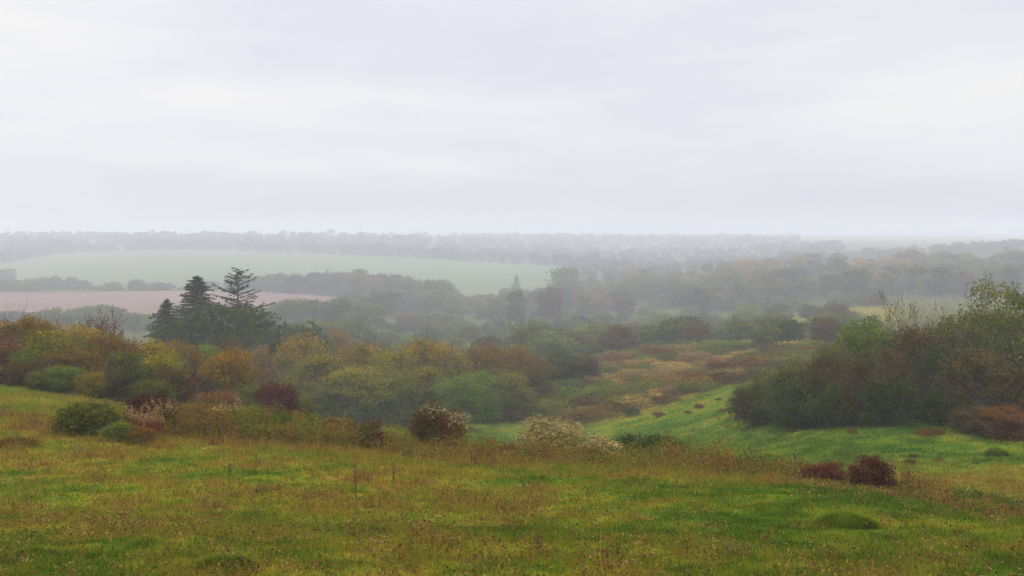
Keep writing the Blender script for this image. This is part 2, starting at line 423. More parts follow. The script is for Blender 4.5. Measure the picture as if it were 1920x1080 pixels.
def crown(name, seed, blobs, ncl, per, sig, leaf, shell=0.55, shoots=0, htop=None, aspect=0.55, flat=0.7, wt=(0.46, 0.20, 0.42), lo=-0.45):
    """leaf clusters spread through overlapping lobes, with shoots breaking the outline"""
    r = np.random.default_rng(seed)
    B = np.array([b[0] for b in blobs], float); R = np.array([b[1] for b in blobs], float)
    w = (R[:, 0] * R[:, 2]) ** 1.0
    w[B[:, 2] < 0.2 * (B[:, 2] + R[:, 2]).max()] *= 1.6; w /= w.sum()
    k = r.choice(len(B), ncl, p=w)
    dr = unit(r.normal(size=(ncl, 3)))
    dr[:, 2] = np.where(dr[:, 2] < lo, -dr[:, 2] * r.uniform(0, 1, ncl), dr[:, 2])
    rad = r.uniform(shell, 1.06, ncl) * (0.84 + 0.32 * r.random(ncl) ** 2)
    C = B[k] + dr * R[k] * rad[:, None]
    zmax = htop or float((B[:, 2] + R[:, 2]).max())
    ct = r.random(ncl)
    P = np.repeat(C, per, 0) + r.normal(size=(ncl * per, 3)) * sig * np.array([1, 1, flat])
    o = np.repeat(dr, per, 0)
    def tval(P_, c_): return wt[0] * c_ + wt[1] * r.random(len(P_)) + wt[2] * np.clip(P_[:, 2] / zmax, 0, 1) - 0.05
    keep = P[:, 2] > 0.02
    P, o, ctr = P[keep], o[keep], np.repeat(ct, per)[keep]
    Lf = Leaf()
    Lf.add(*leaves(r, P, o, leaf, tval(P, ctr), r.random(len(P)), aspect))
    for _ in range(shoots):
        kk = r.choice(len(B), p=w)
        d = unit(r.normal(size=3) + np.array([0, 0, 0.9])); d[2] = abs(d[2])
        st = B[kk] + d * R[kk] * 0.85
        ln = R[kk].mean() * r.uniform(0.25, 0.6)
        m_ = 14
        s = r.random(m_)
        Pp = st + np.outer(s * ln, unit(d + np.array([0, 0, 0.5]))) + r.normal(size=(m_, 3)) * leaf * 0.7 * (1.2 - s)[:, None]
        Lf.add(*leaves(r, Pp, np.repeat(d[None], m_, 0), leaf * 0.9, tval(Pp, np.full(m_, r.random())), r.random(m_), aspect))
    return Lf.mesh(name)
class Tubes:
    def __init__(s, k=5): s.V, s.F, s.n, s.k = [], [], 0, k
    def add(s, pts, rad):
        pts = np.asarray(pts, float); rad = np.asarray(rad, float); k = s.k
        d = unit(np.gradient(pts, axis=0))
        ref = np.array([0.31, 0.17, 0.93]) if abs(d[0][2]) < 0.8 else np.array([0.9, 0.3, 0.1])
        a = unit(np.cross(d, ref)); c = np.cross(d, a)
        th = np.arange(k) * 2 * math.pi / k
        ring = pts[:, None] + rad[:, None, None] * (np.cos(th)[None, :, None] * a[:, None] + np.sin(th)[None, :, None] * c[:, None])
        s.V.append(ring.reshape(-1, 3))
        m = len(pts)
        i, j = np.meshgrid(np.arange(m - 1), np.arange(k), indexing='ij')
        q = s.n + i * k
        s.F.append(np.stack([q + j, q + (j + 1) % k, q + k + (j + 1) % k, q + k + j], -1).reshape(-1, 4))
        s.n += m * k
    def mesh(s, name): return mesh(name, np.concatenate(s.V), np.concatenate(s.F), None, True)
def grow(T, r, p, d, ln, rad, depth, tips=None, wob=0.18, spread=0.7, kids=3, up=0.25):
    m = 6
    pts = [np.array(p, float)]
    dd = unit(np.array(d, float))
    for i in range(m - 1):
        dd = unit(dd + r.normal(size=3) * wob + np.array([0, 0, up * 0.2]))
        pts.append(pts[-1] + dd * ln / (m - 1))
    rr = np.linspace(rad, rad * 0.45, m)
    T.add(pts, rr)
    if tips is not None and depth <= 1: tips.extend(pts[2:])
    if depth > 0:
        for q in range(kids):
            i = r.integers(2, m) if q else m - 1
            nd = unit(unit(pts[i] - pts[i - 1]) + r.normal(size=3) * spread + np.array([0, 0, up]))
            grow(T, r, pts[i], nd, ln * r.uniform(0.5, 0.8), rr[i] * 0.72, depth - 1, tips, wob, spread, kids, up)
def tree_trunk(name, seed, h, r0, limbs=6):
    r = np.random.default_rng(seed); T = Tubes(6)
    grow(T, r, (0, 0, -0.3), (0, 0, 1), h * 0.45, r0, 0, wob=0.05)
    for i in range(limbs):
        az = i * 2.4 + r.uniform(-.4, .4)
        grow(T, r, (0, 0, h * r.uniform(0.18, 0.42)), (math.cos(az), math.sin(az), r.uniform(.7, 1.6)), h * r.uniform(.28, .42), r0 * 0.5, 2, kids=2)
    return T.mesh(name)
def shrub_stems(name, seed, h, w, n=9, r0=0.03, kids=2, depth=2):
    r = np.random.default_rng(seed); T = Tubes(4)
    for i in range(n):
        az = r.uniform(0, 6.28); q = r.uniform(0, 0.05) * w
        grow(T, r, (q * math.cos(az), q * math.sin(az), -0.1), (math.cos(az) * .6, math.sin(az) * .6, 1.0), h * r.uniform(.4, .6), r0, depth, kids=kids)
    return T.mesh(name)
def lobes(r, n, w, h, low=0.3, big=0.36, dome=1.0):
    """lobes filling a dome of width w and height h standing on the ground"""
    out_ = [((0, 0, h * 0.42), (w * 0.28, w * 0.28, h * 0.42)), ((0, 0, h * .17), (w * .40, w * .40, h * .19))]
    for i in range(n):
        az = i * 2.399 + r.uniform(-.5, .5); q = math.sqrt(r.uniform(0.08, 1)) * 0.33 * w
        top = h * (1 - dome * 0.55 * (q / (0.36 * w)) ** 2 * r.uniform(.6, 1.1))
        br = w * big * r.uniform(.38, .7)
        bz = min(h * .46, br * r.uniform(.8, 1.15))
        out_.append(((q * math.cos(az), q * math.sin(az), max(top - bz, low * h * .5)), (br, br, bz)))
        if r.random() < .75: out_.append(((q * 1.15 * math.cos(az + .5), q * 1.15 * math.sin(az + .5), h * r.uniform(.16, .42)), (br * .9, br * .9, h * .22)))
    return out_

PROTO = {}
def proto(key, variants, w, h, make_crown, make_wood):
    PROTO[key] = []
    for i in range(variants):
        cm = make_crown(i); co = np.empty(len(cm.vertices) * 3, np.float32); cm.vertices.foreach_get('co', co); co = co.reshape(-1, 3)
        PROTO[key].append((cm, make_wood(i), float(np.percentile(np.abs(co[:, :2]), 98) * 2), float(np.percentile(co[:, 2], 99.3))))
def R_(s): return np.random.default_rng(s)
proto('low_shrub', 4, 1.6, 1.3, lambda i: crown('shrub_leaves', 100 + i, lobes(R_(100 + i), 11, 1.6, 1.3, .3, .29), 340, 17, 0.09, 0.062, 0.40, 70, 1.3),
      lambda i: shrub_stems('shrub_stems', 140 + i, 1.6, 1.4, 18, 0.009, 3))
proto('bush', 5, 4.0, 3.4, lambda i: crown('bush_leaves', 200 + i, lobes(R_(200 + i), 13, 4.0, 3.4, .3, .29), 520, 26, 0.21, 0.125, 0.45, 190, 3.4),
      lambda i: shrub_stems('bush_stems', 240 + i, 4.1, 3.0, 16, 0.032, 3))
proto('big_tree', 4, 8.0, 8.5, lambda i: crown('tree_leaves', 300 + i, lobes(R_(300 + i), 19, 8.0, 8.5, 0.2, 0.235), 620, 32, 0.40, 0.22, 0.5, 150, 8.5),
      lambda i: tree_trunk('tree_trunk', 340 + i, 10.0, 0.22, 9))
proto('hawthorn', 7, 6.0, 4.6, lambda i: crown('hawthorn_leaves', 400 + i, lobes(R_(400 + i), 11, 6.0, 4.6, .3, .28), 260, 14, 0.36, 0.34, 0.5, 60, 4.6),
      lambda i: tree_trunk('hawthorn_trunk', 440 + i, 4.4, 0.14, 4))
proto('wood_tree', 6, 9.0, 12.0, lambda i: crown('woodland_leaves', 500 + i, lobes(R_(500 + i), 17, 9.0, 12.0, 0.15, 0.25, .8), 270, 13, 0.62, 0.58, 0.5, 50, 12.0),
      lambda i: tree_trunk('woodland_trunk', 540 + i, 11.0, 0.26, 5))
proto('bramble', 5, 5.0, 1.5, lambda i: crown('bramble_leaves', 600 + i, lobes(R_(600 + i), 14, 5.0, 1.5, 0.1, 0.19, .7), 380, 13, 0.24, 0.16, 0.4, 130, 1.5),
      lambda i: shrub_stems('bramble_canes', 640 + i, 1.3, 4.5, 14, 0.016))
proto('trailing_bramble', 4, 2.2, 0.65, lambda i: crown('bramble_leaves', 660 + i, lobes(R_(660 + i), 9, 2.2, 0.65, 0.1, 0.26), 400, 10, 0.075, 0.055, 0.35, 40, 0.65),
      lambda i: shrub_stems('bramble_canes', 680 + i, 0.6, 1.9, 14, 0.006))

LABELS = {}
def root(name, x, y, zz, rot=0.0, scale=(1, 1, 1)):
    o = bpy.data.objects.new(name, None)
    o.empty_display_size = 0.5
    COL.objects.link(o)
    o.location = (x, y, zz); o.rotation_euler = (0, 0, rot); o.scale = scale
    return o
CNT = {}
def plant(name, key, u, d, vtop, wpx, leaf, label, cat, group=None, wood='bark', var=None, parts=('crown', 'trunk'), rot=None):
    """stand a plant on the ground at distance d on the bearing of column u; wpx and vtop give its real width and height"""
    i = CNT.get(key, 0); CNT[key] = i + 1
    if key == 'wood_tree' and (HV - vtop) * d / F - Hs(X(u, d), d) < .95 * wpx * d / F: key = 'hawthorn'
    cm, wm, w0, h0 = PROTO[key][(i if var is None else var) % len(PROTO[key])]
    x = X(u, d); zg = Hs(x, d)
    w = wpx * d / F; h = max((HV - vtop) * d / F - zg, 0.15 * w)
    o = root(name, x, d, zg, float(rng.uniform(0, 6.28)) if rot is None else rot, (w / w0, w / w0, h / h0))
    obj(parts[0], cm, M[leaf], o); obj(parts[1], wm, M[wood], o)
    tag(o, label, cat, group)
    return o
SH = ('foliage', 'stems')

# ------------------------------------------------------------------ conifers and yews behind the left bank
def conifer(seed, h, w, nb, prof, f0=0.06, leaf=0.30, per=34, droop=0.35):
    r = R_(seed); T = Tubes(7); Lf = Leaf()
    T.add([(0, 0, -0.4), (0.03, 0, h * .3), (0, .04, h * .65), (0, 0, h)], [h * .02, h * .016, h * .009, h * .002])
    Tb = Tubes(4)
    for i in range(nb):
        f = f0 + (1 - f0) * (i + r.random()) / nb
        ln = 0.5 * w * prof(f) * r.uniform(.72, 1.15)
        az = i * 2.399 + r.uniform(-.5, .5)
        s = np.linspace(0, 1, 6)
        ax = np.array([math.cos(az), math.sin(az), 0])
        rise = r.uniform(.15, .45) * (0.4 + f)
        pts = np.array([0, 0, f * h]) + np.outer(s * ln, ax) + np.outer(ln * (rise * s - droop * s ** 2 + .18 * s ** 3), (0, 0, 1))
        Tb.add(pts, np.linspace(.045, .012, 6))
        m = max(6, int(per * ln / (0.5 * w) + 5))
        q = r.uniform(.12, 1.04, m)
        C = np.stack([np.interp(q, s, pts[:, a]) for a in range(3)], 1)
        side = np.array([-ax[1], ax[0], 0])
        off = r.normal(size=m) * (0.10 + 0.16 * ln * (1.1 - q))
        P = C + off[:, None] * side + np.stack([0 * q, 0 * q, -np.abs(r.normal(size=m)) * .10 - .12 * np.abs(off)], 1)
        ld = unit(ax[None] + side[None] * np.sign(off)[:, None] * .8 + np.array([0, 0, -.25]) + r.normal(size=(m, 3)) * .3)
        Lf.add(*leaves(r, P, np.repeat([[0, 0, 1.0]], m, 0), leaf, .2 * r.random() + .35 * r.random(m) + .35 * q, r.random(m), .42, .3, .7, ld))
        for e in range(3):                                   # a tuft on the tip
            pass
    return Lf.mesh('conifer_needles'), T.mesh('conifer_trunk'), Tb.mesh('conifer_branches')
def stand_conifer(u, d, vtop, wpx, seed, nb, prof, label, **kw):
    x = X(u, d); zg = Hs(x, d); h = (HV - vtop) * d / F - zg
    cm, tm, bm_ = conifer(seed, h, wpx * d / F, nb, prof, **kw)
    o = root('conifer_tree', x, d, zg)
    obj('crown', cm, M['conifer'], o)
    t_ = obj('trunk', tm, M['bark'], o); obj('branches', bm_, M['bark'], t_)
    tag(o, label, 'conifer')
spire = lambda f: (1 - f) ** .8 * .95 + .05
stand_conifer(313, 124, 560, 105, 1, 190, lambda f: (0.42 + .62 * (1 - f) ** .8) * (1 - f ** 7), 'smallest dark conifer of the group, sweeping branches on its left', leaf=.46, per=80, droop=.55)
stand_conifer(369, 128, 518, 190, 2, 300, lambda f: ((1 - f) ** .72 * .95 + .06) * (.9 + .1 * math.sin(f * 23)), 'dense pointed dark conifer between the small fir and the open topped one', leaf=.48, per=120, droop=.45)
stand_conifer(446, 126, 504, 150, 3, 84, lambda f: (.16 if f > .96 else .30 if f > .90 else .46 if f > .84 else .26 if f > .79 else .60 if f > .70 else .40 if f > .65 else .95), 'tallest conifer with open layered branches and sky showing through', leaf=.46, per=120, droop=.22)
stand_conifer(968, 600, 516, 28, 9, 60, lambda f: (1 - f) ** .7 + .08, 'small faint conifer far off in the misty valley wood', leaf=1.3, per=26)
def yew(u, d, vtop, wpx, seed, label, n=16, low=.12):
    x = X(u, d); zg = Hs(x, d); h = (HV - vtop) * d / F - zg; w = wpx * d / F
    r = R_(seed)
    bl = lobes(r, n, w, h, low, .30)
    B = np.array([b[0] for b in bl]); Rr = np.array([b[1] for b in bl])
    ncl, per = 1300, 18
    k = r.choice(len(B), ncl, p=(Rr[:, 0] * Rr[:, 2]) / (Rr[:, 0] * Rr[:, 2]).sum())
    dr = unit(r.normal(size=(ncl, 3))); dr[:, 2] = np.where(dr[:, 2] < -.4, -dr[:, 2], dr[:, 2])
    C = B[k] + dr * Rr[k] * r.uniform(.5, 1.08, ncl)[:, None]
    s = np.tile(np.linspace(-.2, 1, per), ncl)
    hd = unit(dr * np.array([1, 1, .35]) + np.array([0, 0, .35]))
    # sprays arch outwards and hang
    P = np.repeat(C, per, 0) + np.repeat(hd, per, 0) * (s * .75)[:, None] + np.stack([0 * s, 0 * s, -.55 * s ** 2], 1) + r.normal(size=(ncl * per, 3)) * .11
    ld = unit(np.repeat(hd, per, 0) + np.array([0, 0, -1.0]) * s[:, None] + r.normal(size=(len(P), 3)) * .35)
    Lf = Leaf()
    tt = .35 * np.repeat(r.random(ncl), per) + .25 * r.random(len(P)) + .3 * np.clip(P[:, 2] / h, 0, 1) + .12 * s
    ok = P[:, 2] > .05
    Lf.add(*leaves(r, P[ok], np.repeat(dr, per, 0)[ok], .34, tt[ok], r.random(ok.sum()), .36, .2, .8, ld[ok]))
    o = root('yew_tree', x, d, zg)
    obj('crown', Lf.mesh('yew_needles'), M['yew'], o); obj('trunk', tree_trunk('yew_trunk', seed, h * .9, .35), M['bark'], o)
    tag(o, label, 'yew tree')
yew(455, 119, 562, 205, 31, 'broad dark yew filling the middle under the open topped conifer')
yew(330, 119, 598, 95, 34, 'low dark yew under the smallest conifer at the left of the group')
yew(552, 122, 600, 178, 32, 'lower dark yew sloping down to the right of the conifers')
yew(392, 117, 562, 130, 33, 'dark yew at the foot of the pointed conifer')

# ------------------------------------------------------------------ golden trees in the hollow below the crest
HT = 'autumn trees in the hollow'
for (u, d, vt, w, lf, lab) in [
    (566, 104, 633, 110, 'golden', 'golden topped tree against the right foot of the yews'),
    (598, 97, 668, 120, 'yellow green', 'yellow green tree in front of the golden topped tree by the yews'),
    (655, 103, 652, 120, 'golden', 'golden crowned tree between the yews and the tallest of the hollow'),
    (672, 95, 690, 130, 'yellow green', 'broad yellow green lower tree at the very foot of the golden row'),
    (738, 101, 657, 112, 'yellow green', 'yellow green tree left of the tallest golden crown'),
    (738, 95, 705, 100, 'olive', 'olive rounded tree right of centre at the foot of the golden row'),
    (812, 103, 640, 128, 'golden', 'tallest golden crown, at the middle of the hollow'),
    (862, 91, 706, 88, 'green', 'compact round green bush standing forward at the bottom of the hollow'),
    (905, 106, 650, 110, 'orange brown', 'rusty thin topped tree right of the tallest golden crown'),
    (958, 109, 652, 105, 'orange brown', 'brown orange tree at the right end of the golden row'),
    (955, 101, 700, 100, 'yellow green', 'low green spreading tree under the brown orange one'),
    (1040, 126, 664, 100, 'dark green', 'dark green bush just past the right end of the golden row'),
    (1092, 128, 668, 72, 'brown', 'brown bush beside the dark green one past the golden row'),
    (635, 165, 620, 60, 'orange brown', 'small brownish tree in mist behind the golden row and yews'),
    (700, 170, 640, 60, 'brown', 'small brown tree peeping over the golden row'),
    (600, 93, 722, 110, 'olive', 'low olive tree at the left foot of the golden row'),
    (545, 96, 705, 90, 'yellow green', 'low yellow green tree beside the dark red bush of the bank'),
    (800, 96, 690, 90, 'yellow green', 'yellow green lower tree under the tallest golden crown'),
    (905, 99, 700, 90, 'green', 'green lower tree between the compact round bush and the brown orange tree'),
    (690, 106, 655, 100, 'golden', 'golden crown in the middle of the left half of the hollow'),
    (775, 107, 648, 90, 'golden', 'golden crown just left of the tallest one in the hollow'),
    (1000, 112, 668, 80, 'orange brown', 'last brown orange tree at the right end of the golden row'),
    (520, 108, 690, 60, 'grey green', 'pale green willowy tree hanging before the lower yew')]:
    plant('autumn_tree', 'big_tree', u, d, vt, w, lf, lab, 'tree', HT)

# ------------------------------------------------------------------ the left bank of tangled shrubs
LB = 'shrubs along the left bank'
for (u, d, vt, w, lf, lab) in [
    (-60, 54, 612, 150, 'red brown', 'red brown bush running out of the frame behind the left bank'),
    (18, 57, 606, 110, 'orange brown', 'brown orange topped bush at the left end of the bank'),
    (10, 52, 640, 110, 'red brown', 'rust red bush in front of the orange topped one'),
    (62, 57, 596, 90, 'orange', 'tallest orange bush near the left end of the bank'),
    (100, 51, 622, 135, 'yellow green', 'big yellowish olive bush below the orange tops'),
    (150, 56, 612, 105, 'golden', 'golden green bush left of the bare reddish birch'),
    (215, 53, 640, 120, 'red brown', 'russet bush below the bare reddish birch'),
    (272, 56, 640, 105, 'golden', 'yellow olive bush right of the russet bush'),
    (300, 50, 668, 90, 'yellow green', 'low yellow green bush in front of the yellow olive bush'),
    (255, 48, 692, 85, 'dark green', 'low green bush filling the gap under the russet bush'),
    (335, 66, 642, 85, 'orange brown', 'thin brownish bush before the smallest conifer'),
    (375, 72, 650, 110, 'green', 'green bush between the brownish bush and the dusty pink one'),
    (340, 55, 700, 70, 'dark red', 'dark red bush left of the round golden bush'),
    (430, 60, 658, 106, 'orange', 'round golden orange bush standing alone before the yews'),
    (486, 82, 650, 66, 'dusty pink', 'dusty pink seed-covered bush in front of the yew'),
    (515, 57, 718, 82, 'dark red', 'dark red bush right of the round golden bush'),
    (430, 92, 640, 70, 'brown', 'small grey brown bush at the foot of the yew'),
    (45, 47, 680, 90, 'brown', 'low brown bush at the grass edge on the far left'),
    (118, 46, 688, 80, 'green', 'low green tangle at the grass edge under the yellowish olive one'),
    (172, 45.5, 698, 60, 'golden', 'low golden leaved bush at the grass edge'),
    (60, 50, 652, 70, 'green', 'green bush between rust red and yellowish olive bushes'),
    (135, 49, 655, 120, 'orange brown', 'brown orange tangle between the yellowish olive bush and the russet bush'),
    (195, 52, 628, 90, 'orange brown', 'brown orange bush at the foot of the bare reddish birch'),
    (238, 50.5, 660, 90, 'olive', 'olive bush overlapping the russet bush on its right'),
    (300, 61, 650, 80, 'green', 'green bush showing behind the yellow olive one'),
    (285, 46.5, 712, 80, 'olive', 'low olive tangle at the grass edge below the low yellow green bush'),
    (320, 49, 690, 80, 'brown', 'brown tangle left of the dark red bush'),
    (372, 57, 705, 60, 'dark brown', 'dark brown bush touching the left side of the round golden bush'),
    (470, 58, 722, 60, 'olive', 'low olive bush between the round golden bush and the dark red one'),
    (400, 53, 735, 90, 'red brown', 'low rusty tangle under the left of the round golden bush'),
    (555, 58, 742, 70, 'olive', 'low olive bush right of the dark red one'),
    (85, 45.5, 694, 70, 'olive', 'low olive tangle at the grass edge between brown and green ones'),
    (210, 46.5, 700, 70, 'dark brown', 'low dark tangle right of the low golden one at the grass edge')]:
    plant('wild_shrub', 'bush', u, d, vt, w, lf, lab, 'shrub', LB, parts=SH)

def bare_tree(name, u, d, vtop, wpx, seed, leaf, wood, label, depth=4, nstem=1, nleaf=500, r0=.07, spread=.5, lsz=.1, split=.45):
    x = X(u, d); zg = Hs(x, d); h = (HV - vtop) * d / F - zg; w = wpx * d / F
    sx = sz = 1.0
    for go in (0, 1):                        # the first pass only measures the skeleton
        T2 = Tubes(4); r = R_(seed); tips = []
        def G(p, d_, ln, rad, dep):
            m = 6; pts = [np.array(p, float)]; dd = unit(np.array(d_, float))
            for i in range(m - 1):
                dd = unit(dd + r.normal(size=3) * .10 + np.array([0, 0, .07])); pts.append(pts[-1] + dd * ln / (m - 1))
            rr = np.linspace(rad, max(rad * .5, .011), m)
            T2.add(np.array(pts) * np.array([sx, sx, sz]), rr)
            if dep <= 1: tips.extend([q * np.array([sx, sx, sz]) for q in pts[2:]])
            if dep > 0:
                for q in range(3):
                    i = r.integers(2, m) if q else m - 1
                    G(pts[i], unit(unit(pts[i] - pts[i - 1]) + r.normal(size=3) * spread + np.array([0, 0, .3])), ln * r.uniform(.55, .85), max(rr[i] * .68, .011), dep - 1)
        for i in range(nstem):
            az = i * 6.28 / nstem + r.uniform(-.5, .5); lean = r.uniform(.25, .6) if nstem > 1 else .05
            G((r.normal() * .02, r.normal() * .02, -.03), (lean * math.cos(az), lean * math.sin(az), 1), split, r0, depth)
        V = np.concatenate(T2.V)
        sz *= h / V[:, 2].max(); sx *= w / 2 / np.percentile(np.abs(V[:, 0]), 98)
    fz = 1.0
    tips = np.array(tips) * np.array([1, 1, fz])
    o = root(name, x, d, zg)
    obj('trunk', T2.mesh('bare_branches'), M[wood], o)
    k = r.integers(0, len(tips), nleaf)
    P = tips[k] + r.normal(size=(nleaf, 3)) * lsz * .8
    Lf = Leaf(); Lf.add(*leaves(r, P, unit(r.normal(size=(nleaf, 3))), lsz, r.random(nleaf), r.random(nleaf), .6))
    obj('leaves', Lf.mesh('sparse_leaves'), M[leaf], o)
    tag(o, label, 'tree')
bare_tree('birch_tree', 178, 59, 570, 86, 5, 'red brown', 'red_twig', 'bare reddish twiggy birch standing out of the left bank', nstem=4, nleaf=1500, depth=4, lsz=.09, r0=.04)
bare_tree('birch_tree', 22, 60, 588, 50, 6, 'red brown', 'red_twig', 'thin bare birch behind the orange bushes at far left', nstem=2, nleaf=300, lsz=.08, r0=.035)
bare_tree('ash_tree', 1672, 60, 540, 120, 7, 'brown', 'grey_bark', 'nearly bare ash with upright grey branches above the dark thicket', nstem=2, nleaf=500, depth=4, r0=.07, spread=.75)
bare_tree('ash_tree', 1775, 61, 540, 120, 12, 'golden', 'grey_bark', 'bare spreading ash leaning towards the tall green tree', nstem=2, nleaf=420, depth=4, r0=.07, spread=.85)
bare_tree('ash_tree', 1725, 63, 560, 80, 9, 'orange brown', 'grey_bark', 'slim bare ash between the two larger bare ones', nstem=1, nleaf=300, depth=4, r0=.05, spread=.8)
bare_tree('thin_tree', 985, 150, 590, 60, 13, 'grey green', 'grey_bark', 'thin pale half bare tree in mist above the brown scrub', nstem=3, nleaf=1500, depth=4, r0=.06, lsz=.2)

# ------------------------------------------------------------------ dark thicket on the right
RT = 'bushes of the dark thicket'
for (u, d, vt, w, lf, lab) in [
    (1412, 52, 716, 84, 'dark brown', 'low brown bush at the left end of the dark thicket'),
    (1455, 54, 692, 110, 'olive', 'olive bush second from the left end of the dark thicket'),
    (1515, 54, 672, 130, 'olive', 'yellowish olive bush in the left half of the dark thicket'),
    (1500, 51, 715, 110, 'dark green', 'dark green low bush at the foot of the olive ones'),
    (1580, 54, 662, 135, 'dark brown', 'broad dark brown bush in the middle of the thicket'),
    (1572, 50.5, 715, 100, 'dark green', 'dark green bush below the broad dark brown one'),
    (1652, 53, 662, 130, 'dark brown', 'brown bush below the nearly bare ash'),
    (1668, 50, 708, 90, 'dark green', 'dark bush at the gap in the thicket edge'),
    (1628, 59, 606, 130, 'green', 'fresh green leafy bush on top of the thicket below the first bare ash'),
    (1570, 58, 640, 90, 'olive', 'sloping olive bush left of the fresh green one'),
    (1722, 57, 618, 110, 'brown', 'yellow brown bush under the slim bare ash'),
    (1765, 54, 650, 110, 'dark green', 'very dark green bush behind the gap in the thicket'),
    (1790, 60, 600, 110, 'olive', 'olive bush under the spreading bare ash'),
    (1832, 50, 655, 150, 'dark brown', 'big red brown rounded bush in front of the tall green tree'),
    (1755, 48, 735, 60, 'dark green', 'small dark bush standing forward right of the gap'),
    (1905, 47, 690, 120, 'dark brown', 'brown bush at the right end of the thicket'),
    (1890, 52, 640, 120, 'dark green', 'dark green bush at the right end behind the brown one'),
    (1980, 50, 620, 150, 'olive', 'olive bush running out of the frame on the right'),
    (1830, 45.5, 762, 90, 'dark brown', 'low brown bramble at the thicket foot, left of the last one'),
    (1895, 44, 765, 110, 'red brown', 'low russet bramble at the thicket foot nearest the frame edge')]:
    if u < 1600: vt += 8
    if u < 1660: d = ground_at(u, 801, 36, 140) + (d - 51)
    plant('thicket_bush', 'bush', u, d, vt, w, lf, lab, 'bush', RT, parts=SH)
proto('leafy_tree', 2, 6.0, 8.0, lambda i: crown('tree_leaves', 720 + i, lobes(R_(720 + i), 12, 6.0, 8.0, .2, .30, .8), 700, 15, .26, .17, .42, 130, 8.0),
      lambda i: tree_trunk('tree_trunk', 740 + i, 7.6, .16))
plant('leafy_tree', 'leafy_tree', 1868, 56, 532, 150, 'olive', 'tall yellow green tree rising over the right end of the thicket', 'tree')
plant('leafy_tree', 'leafy_tree', 1925, 58, 552, 140, 'dark green', 'dark green tree behind the tall yellow green one, cut by the frame', 'tree')

